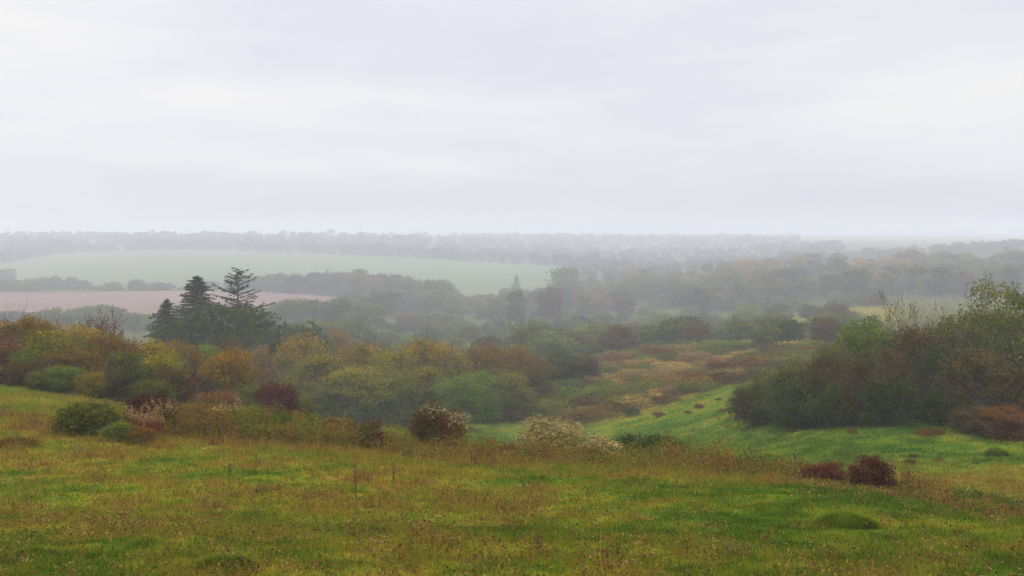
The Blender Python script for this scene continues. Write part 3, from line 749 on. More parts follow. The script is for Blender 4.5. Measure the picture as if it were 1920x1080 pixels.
# ------------------------------------------------------------------ shrubs and herbs along the near crest
CR = 'shrubs along the near crest'
for (key, u, d, vt, w, lf, lab) in [
    ('low_shrub', 165, 27, 752, 122, 'olive', 'dark olive bush with brown tips left of the fluffy willowherb'),
    ('low_shrub', 130, 27.5, 790, 60, 'brown', 'low brown bush at the left foot of the dark olive bush'),
    ('low_shrub', 278, 30, 742, 100, 'dark red', 'dark plum bush behind the fluffy willowherb'),
    ('low_shrub', 226, 25.6, 792, 66, 'green', 'small bright green bush in front of the fluffy willowherb'),
    ('low_shrub', 262, 25.4, 800, 50, 'mixed red', 'small green and scarlet bush right of the small bright green one'),
    ('low_shrub', 350, 31, 762, 84, 'green', 'green leafy bush right of the fluffy willowherb'),
    ('low_shrub', 405, 32, 765, 96, 'tan', 'straw coloured bush below the round golden bush'),
    ('low_shrub', 462, 32, 762, 100, 'olive', 'olive bush in the herb bank below the dark red bush'),
    ('low_shrub', 520, 31, 772, 96, 'brown', 'brown bush in the middle of the herb bank'),
    ('low_shrub', 575, 31, 778, 90, 'olive', 'olive brown bush right of the middle of the herb bank'),
    ('low_shrub', 632, 31, 786, 90, 'red brown', 'rusty bush in the right part of the herb bank'),
    ('low_shrub', 692, 30, 790, 84, 'brown', 'dark brown bush at the right end of the herb bank'),
    ('low_shrub', 706, 28.5, 812, 56, 'dark red', 'small plum bush under the right end of the herb bank'),
    ('low_shrub', 806, 31, 755, 70, 'brown', 'tall brown bush with white seed tufts, left half of the pair'),
    ('low_shrub', 848, 31, 772, 62, 'red brown', 'russet bush with white seed tufts, right half of the pair'),
    ('trailing_bramble', 905, 30, 822, 110, 'mixed red', 'red and green bramble left of the cream seed mound'),
    ('trailing_bramble', 935, 28.5, 838, 100, 'dark red', 'dark red low bramble below the red and green one'),
    ('low_shrub', 1030, 29.8, 785, 150, 'cream', 'cream seed-covered mound of wild clematis'),
    ('low_shrub', 1118, 29.3, 820, 100, 'cream', 'smaller cream and green clematis mound right of the big one'),
    ('low_shrub', 1100, 27, 842, 92, 'brown', 'brown twiggy bush in front of the smaller clematis mound'),
    ('low_shrub', 1192, 30.2, 816, 100, 'dark green', 'dark green broom bush right of the clematis'),
    ('low_shrub', 1245, 30.2, 820, 96, 'dark green', 'second dark green broom bush, its right neighbour fading to olive'),
    ('low_shrub', 1290, 31, 844, 84, 'olive', 'low olive bush at the right end of the dark green broom'),
    ('low_shrub', 1365, 30, 848, 72, 'yellow green', 'yellow flecked low bush right of the olive one'),
    ('trailing_bramble', 1425, 29.5, 860, 110, 'green', 'green topped bramble in the middle of the right crest'),
    ('trailing_bramble', 1488, 28.5, 860, 120, 'brown', 'brown bramble with pale seed heads right of the green topped one'),
    ('low_shrub', 1548, 24.4, 868, 88, 'dark red', 'low plum bush left of the tall dark red one'),
    ('low_shrub', 1634, 23.6, 856, 84, 'dark red', 'upright dark red bush alone at the right end of the crest'),
    ('trailing_bramble', 1335, 27.5, 876, 150, 'red brown', 'rusty trailing bramble below the yellow flecked bush'),
    ('trailing_bramble', 1455, 26, 888, 160, 'brown', 'brown trailing bramble left of the low plum bush, near side'),
    ('trailing_bramble', 1735, 24.5, 918, 110, 'red brown', 'russet trailing bramble right of the upright dark red bush'),
    ('trailing_bramble', 1810, 24, 922, 110, 'olive', 'olive trailing bramble, last but one at the right crest'),
    ('trailing_bramble', 1868, 23.5, 930, 84, 'brown', 'last brown trailing bramble at the right crest'),
    ('trailing_bramble', 1170, 27, 872, 120, 'tan', 'straw coloured tangle right of the brown twiggy bush'),
    ('trailing_bramble', 780, 28.5, 836, 110, 'red brown', 'rusty tangle at the foot of the seed tufted pair'),
    ('trailing_bramble', 985, 28, 846, 90, 'dark red', 'plum red tangle at the left foot of the clematis'),
    ('trailing_bramble', 18, 24, 868, 100, 'red brown', 'rusty tangle in the grass at the far left')]:
    plant('crest_shrub' if key == 'low_shrub' else 'bramble_tangle', key, u, d, vt, w, lf, lab, 'shrub' if key == 'low_shrub' else 'bramble', CR, wood='red_twig', parts=SH)

# white seed tufts lie on the tops of three of the shrubs as parts of them
def tufts(u, d, v, wpx, n, seed, hpx=14, host=None):
    r = R_(seed)
    du = r.uniform(-.5, .5, n) * wpx * .8; dv = np.abs(r.normal(size=n)) * hpx + (du / wpx) ** 2 * 18
    P = np.stack([X(u + du, d - .25), d - .25 + r.normal(size=n) * .25, (HV - (v + dv)) * d / F], 1)
    P = np.repeat(P, 9, 0) + r.normal(size=(n * 9, 3)) * .03
    Lf = Leaf(); Lf.add(*leaves(r, P, unit(r.normal(size=P.shape)), 0.034, r.random(len(P)), r.random(len(P)), .8))
    me = Lf.mesh('seed_tufts')
    h_ = next(o for o in COL.objects if o.get('label') == host)
    o = obj('seed_tufts', me, M['white fluff'], h_); o['kind'] = 'stuff'
    bpy.context.view_layer.update()
    o.matrix_parent_inverse = h_.matrix_world.inverted()
tufts(812, 31, 757, 60, 26, 1, 12, 'tall brown bush with white seed tufts, left half of the pair')
tufts(858, 31, 772, 60, 60, 2, 12, 'russet bush with white seed tufts, right half of the pair')
tufts(1488, 28.5, 861, 60, 14, 3, 5, 'brown bramble with pale seed heads right of the green topped one')
tufts(1045, 29.6, 792, 120, 90, 4, 24, 'cream seed-covered mound of wild clematis')

# willowherb: upright stems, reddish narrow leaves, fluffy seed plumes
def willowherb(seed, h, w, n=16):
    r = R_(seed); T = Tubes(3); Lf = Leaf(); Fl = Leaf()
    for i in range(n):
        b = r.normal(size=2) * w * .24; hh = h * r.uniform(.72, 1.0)
        lean = r.normal(size=2) * .10
        s = np.linspace(0, 1, 5)
        pts = np.stack([b[0] + lean[0] * hh * s ** 1.5, b[1] + lean[1] * hh * s ** 1.5, hh * s], 1)
        T.add(pts, np.linspace(.007, .003, 5))
        q = r.uniform(.12, .78, 46); C = np.stack([np.interp(q, s, pts[:, a]) for a in range(3)], 1)
        az = r.uniform(0, 6.28, 46); ld = np.stack([np.cos(az), np.sin(az), .3 + 0 * az], 1)
        Lf.add(*leaves(r, C + ld * .05, unit(ld * .3 + np.array([0, 0, 1])), .12, .3 + .5 * r.random(46) * 1.2, r.random(46), .22, .3, .6, ld))
        q = r.uniform(.72, 1.0, 46); C = np.stack([np.interp(q, s, pts[:, a]) for a in range(3)], 1) + r.normal(size=(46, 3)) * (.045 * (1.25 - q))[:, None] * 2.2
        Fl.add(*leaves(r, C, unit(r.normal(size=(46, 3))), .05, r.random(46), r.random(46), .6))
    return T.mesh('herb_stems'), Lf.mesh('herb_leaves'), Fl.mesh('seed_plumes')
WH = [willowherb(50 + i, 1.35, .9) for i in range(3)]
def herb(u, d, vtop, lf, label, i):
    x = X(u, d); zg = Hs(x, d); h = (HV - vtop) * d / F - zg
    s = h / 1.35
    o = root('willowherb', x, d, zg, i * 1.3, (s, s, s))
    a, b, c = WH[i % 3]
    obj('stems', a, M['dry_stem'], o); obj('leaves', b, M[lf], o); obj('seed_plumes', c, M['fluff'], o)['kind'] = 'stuff'
    tag(o, label, 'willowherb', 'willowherb clumps')
for i, (u, d, vt, lf, lab) in enumerate([
    (246, 27.2, 760, 'red leaf', 'fluffy pinkish willowherb beside the small bright green bush'),
    (268, 26.8, 762, 'red leaf', 'red leaved willowherb in the middle of the pink clump'),
    (290, 26.6, 770, 'red leaf', 'brightest red willowherb at the right of the pink clump'),
    (310, 28.5, 745, 'brown', 'tallest pale plumed willowherb right of the plum bush'),
    (180, 27.5, 745, 'brown', 'pale plumed willowherb rising from the dark olive bush'),
    (393, 31, 770, 'tan', 'straw pale willowherb left of the golden bush foot'),
    (436, 32, 748, 'olive', 'lone tall willowherb plume under the round golden bush'),
    (478, 30.5, 792, 'brown', 'short willowherb in the middle of the herb bank'),
    (560, 30, 790, 'brown', 'brown willowherb right of the middle of the herb bank'),
    (640, 29.5, 800, 'red leaf', 'reddish willowherb near the right end of the herb bank')]):
    herb(u, d, vt, lf, lab, i)

# ------------------------------------------------------------------ small things in the meadow
def tussock(u, d, vtop, wpx, seed, label):
    x = X(u, d); zg = Hs(x, d); h = (HV - vtop) * d / F - zg; w = wpx * d / F
    r = R_(seed); n = 7000
    a = r.uniform(0, 6.28, n); q = np.sqrt(r.random(n)) * .5
    bx, by = q * np.cos(a) * w, q * np.sin(a) * w * .8
    bz = h * .58 * np.sqrt(np.clip(1 - (2 * q) ** 2, 0, 1)) - .03
    ln = h * r.uniform(.35, 1.15, n) * r.choice([.5, .8, 1.0], n)
    dx, dy = np.cos(a) * q * 1.3 + r.normal(size=n) * .25 + .25, np.sin(a) * q * 1.3 + r.normal(size=n) * .25
    B = np.stack([bx, by, bz], 1); tip = B + np.stack([dx * ln, dy * ln, ln * (.75 - q)], 1)
    sd = np.stack([np.cos(a + 1.3), np.sin(a + 1.3), 0 * a], 1) * .0045
    V = np.stack([B - sd, B + sd, tip], 1).reshape(-1, 3)
    t = np.clip(.12 + .30 * r.random(n) ** 1.5, 0, 1)
    o = root('grass_tussock', x, d, zg)
    obj('blades', mesh('tussock_blades', V, np.arange(n * 3).reshape(n, 3), {'t': t, 'b': .5 + .5 * r.random(n)}), M['grass'], o)
    # the earth hummock below the blades
    th, ph = np.meshgrid(np.linspace(0, 6.2832, 25), np.linspace(0, 1.5708, 8))
    Vh = np.stack([.48 * w * np.cos(th) * np.cos(ph), .39 * w * np.sin(th) * np.cos(ph), h * .54 * np.sin(ph) - .05], -1).reshape(-1, 3)
    obj('hummock', mesh('hummock', Vh, grid_faces(8, 25), {'t': np.full(len(Vh), .3)}, True), M['turf'], o)
    tag(o, label, 'grass tussock', 'grass tussocks in the meadow')
tussock(1583, 13.3, 957, 112, 1, 'big domed bright green tussock alone in the right meadow')
tussock(418, 9.2, 1036, 104, 2, 'rounded dark green tussock at the lower edge, left of centre')
tussock(702, 12.8, 982, 70, 3, 'low flat green tussock near the middle of the meadow')
tussock(640, 11.4, 1012, 50, 4, 'small green tussock between the rounded and the flat one')
tussock(60, 9.9, 1022, 90, 5, 'low green tussock at the far left of the meadow')
tussock(1770, 39, 876, 34, 6, 'small dark hummock on the right slope, nearer of the pair')
tussock(1806, 40, 868, 32, 7, 'small dark hummock on the right slope, farther of the pair')
tussock(1868, 38, 838, 40, 8, 'dark hummock near the right edge of the green slope')

def dead_stem(u, d, vtop, seed, label, spread=.035):
    x = X(u, d); zg = Hs(x, d); h = (HV - vtop) * d / F - zg
    r = R_(seed); T = Tubes(4); Lf = Leaf()
    s = np.linspace(0, 1, 7)
    pts = np.stack([np.cumsum(r.normal(size=7)) * .006, np.cumsum(r.normal(size=7)) * .006, h * s - .03], 1)
    T.add(pts, np.linspace(.011, .005, 7))
    for i in range(10):
        q = r.uniform(.35, .98); p0 = np.array([np.interp(q, s, pts[:, a]) for a in range(3)]); az = r.uniform(0, 6.28)
        e = p0 + np.array([math.cos(az) * spread, math.sin(az) * spread, spread * 1.6])
        T.add([p0, (p0 + e) / 2 + (0, 0, -.008), e], [.005, .004, .003])
    n = 60; q = r.uniform(.3, 1.0, n)
    P = np.stack([np.interp(q, s, pts[:, a]) for a in range(3)], 1) + r.normal(size=(n, 3)) * np.array([spread * .5, spread * .5, .02])
    Lf.add(*leaves(r, P, unit(r.normal(size=(n, 3))), .017, r.random(n), r.random(n), .7))
    o = root('dead_stem', x, d, zg)
    obj('stalk', T.mesh('dead_stalk'), M['dry_stem'], o); obj('seed_heads', Lf.mesh('seed_heads'), M['brown'], o)['kind'] = 'stuff'
    tag(o, label, 'dry stem', 'dead stems in the meadow')
for i, (u, d, vt, lab) in enumerate([(667, 17.2, 862, 'tallest dark dead stem standing left of centre in the meadow'), (738, 19, 868, 'dead stem right of the tallest one, its twin behind'),
        (692, 19.5, 892, 'short dead stem between the two tall ones'), (1296, 31, 816, 'thin bare stem sticking up over the low olive bush'), (1010, 10.2, 1000, 'dead stem low in the middle of the meadow'), (1647, 14.5, 960, 'thin dead stem right beside the big domed tussock'),
        (980, 18.5, 905, 'pale dead stem in front of the red bramble'), (430, 20, 868, 'thin dead stem below the straw coloured bush')]):
    dead_stem(u, d, vt, 70 + i, lab)

def rosette(name, u, d, wpx, hpx, lf, n, lsz, seed, label, cat):
    x = X(u, d); zg = Hs(x, d); w = wpx * d / F; h = hpx * d / F
    r = R_(seed); T = Tubes(4); Lf = Leaf()
    for i in range(n):
        a = r.uniform(0, 6.28); q = w * .5 * math.sqrt(r.random()); hh = h * r.uniform(.4, 1)
        e = np.array([q * math.cos(a), q * math.sin(a), hh])
        T.add([(0, 0, -.02), (e[0] * .4, e[1] * .4, hh * .7), e], [.006, .004, .003])
        ld = unit(np.array([[math.cos(a), math.sin(a), r.uniform(-.3, .5)]]) + r.normal(size=(3, 3)) * .6)
        Lf.add(*leaves(r, e + ld * lsz * .5, np.repeat([[0, 0, 1.0]], 3, 0), lsz, .3 + .6 * r.random(3), r.random(3), .6, .6, .6, ld))
    o = root(name, x, d, zg)
    obj('stalks', T.mesh('stalks'), M['dry_stem'], o); obj('leaves', Lf.mesh('broad_leaves'), M[lf], o)
    tag(o, label, cat)
rosette('leafy_weed', 1372, 10.3, 80, 30, 'olive', 16, .055, 91, 'dark broad leaved weed low in the meadow, right of centre', 'weed')
rosette('red_weed', 233, 14.6, 18, 14, 'dark red', 7, .05, 92, 'small crimson leaved weed low in the left meadow', 'weed')
rosette('leafy_weed', 1140, 10.0, 40, 18, 'brown', 8, .05, 93, 'small brown withered weed at the foot of the meadow', 'weed')
rosette('leafy_weed', 480, 18, 46, 16, 'green', 14, .05, 94, 'fresh green leafy weed in the left meadow', 'weed')

# ------------------------------------------------------------------ brown scrub on the middle slope and bushes of the valley
BAND = {}
LAND = [(-400, 'left of the conifers'), (300, 'behind the conifers'), (560, 'right of the yews'), (700, 'above the golden row'), (900, 'above the rusty tree'),
        (1060, 'above the cream clematis'), (1200, 'above the dark broom'), (1380, 'left of the thicket'), (1600, 'above the bare ashes'), (1800, 'by the tall green tree')]
SIZE = lambda w: 'small' if w < 0.85 else 'large' if w > 1.2 else 'middling'
def scatter(o, band, look, kind, u):
    BAND.setdefault(band, []).append((u, o, look, kind))
ORD = ['first', 'second', 'third', 'fourth', 'fifth', 'sixth', 'seventh', 'eighth', 'ninth', 'tenth', 'eleventh', 'twelfth', 'thirteenth', 'fourteenth', 'fifteenth', 'sixteenth']
def name_band():
    seen = {}
    for band, rows in BAND.items():
        for (u, o, look, kind) in sorted(rows, key=lambda q: q[0]):
            lm = [t for (a, t) in LAND if u >= a][-1]
            key = (band, look, kind, lm)
            seen.setdefault(key, []).append(o)
    for (band, look, kind, lm), os_ in seen.items():
        for i, o in enumerate(os_):
            o['label'] = f'{look} {kind} {lm}, {band}' + (f', {ORD[i]} from left' if len(os_) > 1 else '')
def pick(r, table):
    ks = [k for k, _ in table]; p = np.array([q for _, q in table], float); return ks[r.choice(len(ks), p=p / p.sum())]

r = R_(400)
n_br = 0
while n_br < 170:
    d = math.exp(r.uniform(math.log(86), math.log(178))); u = r.uniform(930, 1560)
    edge = 91 + 8 * ((u - 1190) / 190.0) ** 2
    if d < edge or (u > 1400 and d < 100) or (1290 < u < 1420 and 138 < d < 160 and r.random() < .8): continue
    vn_ = HV - F * Hs(X(u, d), d) / d
    hp = r.uniform(8, 24) * (110 / d); wp = r.uniform(45, 110) * 110 / d
    lf = pick(r, [('brown', 3), ('red brown', 1), ('orange brown', 1), ('olive', 3.2), ('tan', 1.6), ('dusty pink', 1.2), ('green', 1)])
    o = plant('bramble_patch', 'bramble', u, d, vn_ - hp, wp, lf, 'x', 'bramble', 'brambles on the middle slope', wood='red_twig', parts=SH)
    scatter(o, 'nearer slope' if d < 115 else 'middle of the slope' if d < 142 else 'upper slope', ('low ' if hp * d / 110 < 13 else 'tall ') + lf, 'bramble', u); n_br += 1
for (u, v, w, h, lf, lab) in [(1290, 775, 16, 10, 'red brown', 'tiny rust tuft alone on the open green slope, left one'), (1310, 766, 18, 16, 'red brown', 'small rust tuft high on the green slope'),
        (1235, 781, 26, 18, 'brown', 'small brown bush at the lower scrub edge on the green slope'), (1348, 751, 12, 11, 'dark green', 'tiny dark tuft near the upper corner of the green slope'),
        (1186, 778, 36, 24, 'dark green', 'compact dark bush at the lower edge of the brown scrub'), (965, 790, 50, 40, 'brown', 'round brown bush where the hollow meets the green slope'),
        (1356, 772, 20, 8, 'red brown', 'flat rust tuft left of the thicket on the green slope'), (1598, 812, 20, 12, 'red brown', 'rust tuft in the grass below the thicket'),
        (1745, 818, 66, 26, 'red brown', 'rust bramble in the grass below the thicket gap'), (1500, 690, 40, 24, 'brown', 'brown patch over the thicket left end')]:
    d = ground_at(u, v, 36, 300) or 80
    plant('slope_tuft', 'trailing_bramble', u, d, HV - F * Hs(X(u, d), d) / d - h * .6, w, lf, lab, 'bush', 'tufts on the green slope', wood='red_twig', parts=SH)

r = R_(411); n_t = 0
while n_t < 44:
    u = r.uniform(1020, 1905); d = math.exp(r.uniform(math.log(34), math.log(108)))
    if d > 85 + 8 * ((min(u, 1480) - 1190) / 190.0) ** 2 or (u > 1370 and d > 44) or d < 34 + (1400 - u) * .02: continue
    vn_ = HV - F * Hs(X(u, d), d) / d; wp = r.uniform(.25, .6) * F / d; hp = wp * r.uniform(.2, .42)
    lf = pick(r, [('brown', 3), ('olive', 3), ('red brown', 1.5), ('tan', 1.5), ('green', 1)])
    o = plant('slope_tuft', 'trailing_bramble', u, d, vn_ - hp, wp, lf, 'x', 'bush', 'tufts on the green slope', wood='red_twig', parts=SH)
    scatter(o, 'open green slope, ' + ('near part' if d < 45 else 'middle part' if d < 65 else 'far part'), 'tiny ' + lf, 'tuft', u); n_t += 1
# valley bushes in the mist
r = R_(77); n_h = 0; pts_ = []
while n_h < 285:
    d = math.exp(r.uniform(math.log(178), math.log(520))); u = r.uniform(560, 1660)
    if 1470 < u and 240 < d < 345: continue                       # the pale clearing
    if u < 690 and 330 < d: continue
    if 850 < u < 940 and 235 < d < 285: continue                  # a patch of open grass
    if u > 1390 and d < 215 and r.random() < .75: continue
    if u < 820 and d < 215: continue
    x = X(u, d)
    if any((x - a) ** 2 + ((d - b) * .6) ** 2 < (1.6 + d / 170) ** 2 for a, b in pts_): continue
    pts_.append((x, d))
    wm = r.uniform(3.8, 8.4) * (1 + .15 * (d > 300)); hm = wm * r.uniform(.42, .70)
    lf = pick(r, [('olive', 3), ('dark green', 3), ('green', 2.4), ('grey green', 3), ('brown', 1.4), ('red brown', .3), ('orange brown', .5)])
    zg = Hs(x, d)
    o = plant('hawthorn_bush', 'hawthorn', u, d, HV - (zg + hm) * F / d, wm * F / d, lf, 'x', 'bush', 'bushes in the misty valley', parts=('crown', 'trunk'))
    scatter(o, 'front of the valley' if d < 225 else 'mid valley' if d < 300 else 'deep in the valley' if d < 400 else 'far side of the valley', SIZE(wm / 7) + ' ' + lf, 'bush', u); n_h += 1
for (u, v, w, vt, lf, lab) in [(1520, 600, 46, 572, 'dark green', 'dark rounded bush at the left of the pale misty clearing'), (1566, 600, 62, 570, 'brown', 'grey brown bush in the middle of the pale misty clearing'),
        (1545, 648, 60, 594, 'brown', 'big purplish round bush in mist left of the thicket top'), (1480, 652, 70, 600, 'dark green', 'dark bush left of the purplish round bush'), (1440, 655, 60, 610, 'olive', 'olive bush at the left of the dark misty pair')]:
    d = ground_at(u, v, 150, 500) or 250
    plant('hawthorn_bush', 'hawthorn', u, d, vt, w, lf, lab, 'bush', 'bushes in the misty valley', parts=('crown', 'trunk'))

# the misty wood on the right, and hedgerow trees round the fields
r = R_(91); n_w = 0; pts_ = []
while n_w < 270:
    d = math.exp(r.uniform(math.log(430), math.log(700))); u = r.uniform(820, 2080)
    if u < 1000 and d > 560 + (u - 820) * .3: continue
    x = X(u, d)
    if any((x - a) ** 2 + ((d - b) * .5) ** 2 < 4.0 ** 2 for a, b in pts_): continue
    pts_.append((x, d))
    zg = Hs(x, d); hm = r.uniform(7.5, 12.5) * (1.1 if u > 1350 else 1.0) * (.8 if u < 1050 else 1); wm = hm * r.uniform(.75, 1.1)
    o_b = 2.6 if (1370 < u < 1480 or 1580 < u < 1700) else .35
    lf = pick(r, [('olive', 2.2), ('green', 1.6), ('grey green', 3), ('dark green', 1.3), ('brown', 1.4), ('orange', o_b), ('orange brown', o_b), ('dusty pink', .6)])
    o = plant('woodland_tree', 'wood_tree', u, d, HV - (zg + hm) * F / d, wm * F / d, lf, 'x', 'tree', 'trees of the misty wood', parts=('crown', 'trunk'))
    scatter(o, 'wood front' if d < 510 else 'wood middle' if d < 600 else 'wood skyline', SIZE(hm / 10) + ' ' + lf, 'tree', u); n_w += 1
for (u, d, vt, w, lf, lab) in [(1398, 640, 486, 60, 'orange', 'orange rounded tree on the skyline of the wood'), (1450, 645, 486, 46, 'orange', 'orange capped tree beside the orange rounded one'),
        (1625, 560, 490, 56, 'orange', 'amber tree high in the right wood'), (1660, 520, 508, 40, 'orange', 'pale orange tree lower in the right wood'), (1708, 600, 470, 60, 'dusty pink', 'tall pinkish tree standing highest on the wood skyline'),
        (1776, 600, 474, 40, 'grey green', 'tall grey tree right of the pinkish one'), (1912, 560, 472, 50, 'grey green', 'tall grey tree at the right end of the wood skyline'),
        (968, 400, 545, 42, 'dark green', 'dark round tree standing above the valley scrub'), (1030, 410, 540, 54, 'brown', 'brown round tree right of the dark round one'),
        (1060, 560, 502, 60, 'green', 'fresh green tree at the right end of the pale field')]:
    plant('woodland_tree', 'wood_tree', u, d, vt, w, lf, lab, 'tree', 'trees of the misty wood', parts=('crown', 'trunk'))
HG = 'hedgerow trees round the fields'
for (u, d, vt, w, lf, lab) in [(210, 615, 529, 40, 'grey green', 'low rounded hedge tree left of the squat dark one on the field edge'), (256, 615, 524, 32, 'dark green', 'squat dark hedge tree alone at the field edge'),
        (300, 615, 529, 50, 'grey green', 'low hedge tree right of the squat dark one'), (395, 620, 527, 40, 'grey green', 'hedge tree showing between the two conifer tops'), (345, 618, 538, 24, 'grey green', 'small hedge tree left of the pointed conifer'), (18, 760, 504, 24, 'grey green', 'faint far tree in the green field, right of two'), (3, 765, 506, 22, 'grey green', 'faint far tree in the green field, left of two')]:
    plant('hedge_tree', 'wood_tree', u, d, vt, w, lf, lab, 'tree', HG, parts=('crown', 'trunk'))
r = R_(66)
def row(u0, u1, n, d0, d1, top, w, looks, band, grp=HG):
    for i in range(n):
        u = u0 + (u1 - u0) * (i + r.uniform(.2, .8)) / n; d = r.uniform(d0, d1); lf = looks[r.integers(len(looks))]
        vt = np.interp(u, *top) + r.uniform(-3, 5); wp = w * r.uniform(.8, 1.3)
        o = plant('hedge_tree', 'wood_tree', u, d, vt, wp, lf, 'x', 'tree', grp, parts=('crown', 'trunk'))
        scatter(o, band, SIZE(wp / w) + ' ' + lf, 'tree', u)
row(-80, 190, 13, 605, 640, ([-80, 60, 110, 190], [522, 520, 516, 532]), 34, ['grey green', 'olive', 'green'], 'ploughed field edge')
row(440, 700, 16, 600, 650, ([440, 520, 600, 680, 700], [517, 512, 513, 508, 515]), 40, ['dark green', 'grey green', 'dark green'], 'dark hedgerow')
row(650, 850, 13, 520, 585, ([650, 760, 850], [512, 520, 532]), 40, ['dark green', 'grey green', 'green', 'dusty pink'], 'end of the dark hedgerow')
row(650, 830, 10, 450, 500, ([650, 830], [545, 550]), 44, ['dark green', 'grey green', 'green'], 'before the dark hedgerow')
row(-60, 85, 6, 370, 395, ([-60, 85], [582, 584]), 44, ['grey green', 'dark green'], 'hollow below the plough')
row(70, 290, 14, 345, 385, ([70, 130, 180, 290], [582, 580, 571, 590]), 40, ['grey green', 'olive', 'green', 'dark green'], 'hollow below the plough')
row(490, 700, 14, 335, 385, ([490, 540, 620, 700], [580, 564, 562, 570]), 46, ['grey green', 'dark green', 'green'], 'hollow below the plough')
row(520, 680, 9, 250, 300, ([520, 680], [606, 596]), 56, ['grey green', 'green', 'olive'], 'nearer hollow')
row(1470, 1930, 24, 930, 1000, ([1470, 1560, 1640, 1700, 1800, 1860, 1930], [470, 476, 465, 462, 456, 450, 452]), 34, ['dark green', 'grey green'], 'far treeline', 'trees of the far treeline')
name_band()

# ------------------------------------------------------------------ far woods that read as one mass
def far_wood(name, seed, U, D, HT_, per, leaf, mat, label):
    r = R_(seed); n = len(U)
    x = X(U, D); zg = H(x, D); w = HT_ * r.uniform(.32, .5, n)
    dr = unit(r.normal(size=(n, per, 3))); dr[..., 2] = np.abs(dr[..., 2]) * 1.0 - .15
    rad = r.uniform(.7, 1.08, (n, per, 1))
    P = np.stack([x, D, zg + HT_ * .55], 1)[:, None] + dr * rad * np.stack([w, w, HT_ * .45], 1)[:, None]
    P[..., 2] = np.where(r.random((n, per)) < .3, zg[:, None] + HT_[:, None] * .5 * r.random((n, per)), P[..., 2])
    t = (.5 * r.random(n)[:, None] + .3 * r.random((n, per)) + .2 * np.abs(dr[..., 2])).ravel()
    Lf = Leaf(); Lf.add(*leaves(r, P.reshape(-1, 3), dr.reshape(-1, 3), leaf, t, r.random(n * per), .75))
    o = obj(name, Lf.mesh(name), M[mat])
    tag(o, label, 'woodland', kind='stuff')
r = R_(5)
U = r.uniform(-250, 1120, 1500)
f_ = np.interp(U, us_, tops)
D = f_ + 8 + (1760 - f_) * r.random(1500) ** 1.3
far_wood('far_woodland', 1, U, D, (6 + 10 * fbm(U / 34, D / 220, 8, 3)) * r.uniform(.8, 1.2, 1500) * (1 + .35 * (r.random(1500) < .07)), 130, 2.2, 'dark green', 'misty blue grey wood along the far ridge above the green field')
U = r.uniform(840, 1500, 900); D = r.uniform(1650, 2350, 900)
far_wood('distant_woodland', 2, U, D, (4 + 11 * fbm(U / 40, D / 250, 18, 3)) * r.uniform(.7, 1.25, 900), 90, 3.0, 'dark green', 'faintest wood on the right of the far ridge')
U = r.uniform(1060, 1580, 900); D = r.uniform(760, 1560, 900)
far_wood('valley_woodland', 3, U, D, (3 + 9 * fbm(U / 40, D / 150, 28, 3)) * r.uniform(.7, 1.2, 900), 70, 1.9, 'dark green', 'pale misty trees between the valley wood and the far ridge')
# low tangle covering the valley floor between the bushes
n = 42000
U = r.uniform(540, 2050, n); D = np.exp(r.uniform(math.log(150), math.log(720), n))
keep = ~((U > 1440) & (D > 236) & (D < 352)) & ~((U > 840) & (U < 950) & (D > 230) & (D < 290)) & ~((U < 700) & (D > 330)) & ~((U > 1400) & (D < 200) & (fbm(X(U, D) / 12, D / 12, 3) < .55)) & ~((U < 1060) & (D > 600))
keep &= fbm(X(U, D) / 14, D / 14, 88, 2) > .36
U, D = U[keep], D[keep]; x = X(U, D)
hh = (0.3 + 1.3 * fbm(x / 7, D / 7, 12, 2)) * r.random(len(U))
P = np.stack([x, D, H(x, D) + hh], 1)
Lf = Leaf(); Lf.add(*leaves(r, P, np.repeat([[0, -.3, 1.0]], len(P), 0), .55, .55 * fbm(x / 11, D / 11, 44, 2) + .4 * r.random(len(P)), r.random(len(P)), .6))
tag(obj('valley_undergrowth', Lf.mesh('valley_undergrowth'), M['olive']), 'low tangled scrub on the valley floor between the bushes', 'undergrowth', kind='stuff')
n = 60000
U = r.uniform(900, 1600, n); D = np.exp(r.uniform(math.log(84), math.log(185), n))
x = X(U, D)
keep = (D > 86 + 8 * ((np.minimum(U, 1480) - 1190) / 190.0) ** 2) & ~((U > 1410) & (D < 105)) & (fbm(x / 5, D / 5, 23, 2) > .40) & ~((U > 1290) & (U < 1440) & (D > 138) & (D < 160))
U, D, x = U[keep], D[keep], x[keep]
P = np.stack([x, D, H(x, D) + (.1 + .8 * fbm(x / 2.2, D / 2.2, 25, 2)) * r.random(len(U))], 1)
Lf = Leaf(); Lf.add(*leaves(r, P, np.repeat([[0, -.4, .9]], len(P), 0), .15, .75 * fbm(x / 4, D / 4, 27, 2) + .4 * r.random(len(P)) - .1, r.random(len(P)), .5))
M['slope_herbs'] = leafy('slope_scrub_leaves', even((0.040, 0.062, 0.012), (0.080, 0.085, 0.018), (0.115, 0.085, 0.026), (0.090, 0.055, 0.024), (0.160, 0.125, 0.050)), .3, 0)
tag(obj('slope_undergrowth', Lf.mesh('slope_undergrowth'), M['slope_herbs']), 'low brown and olive scrub covering the middle slope', 'undergrowth', kind='stuff')
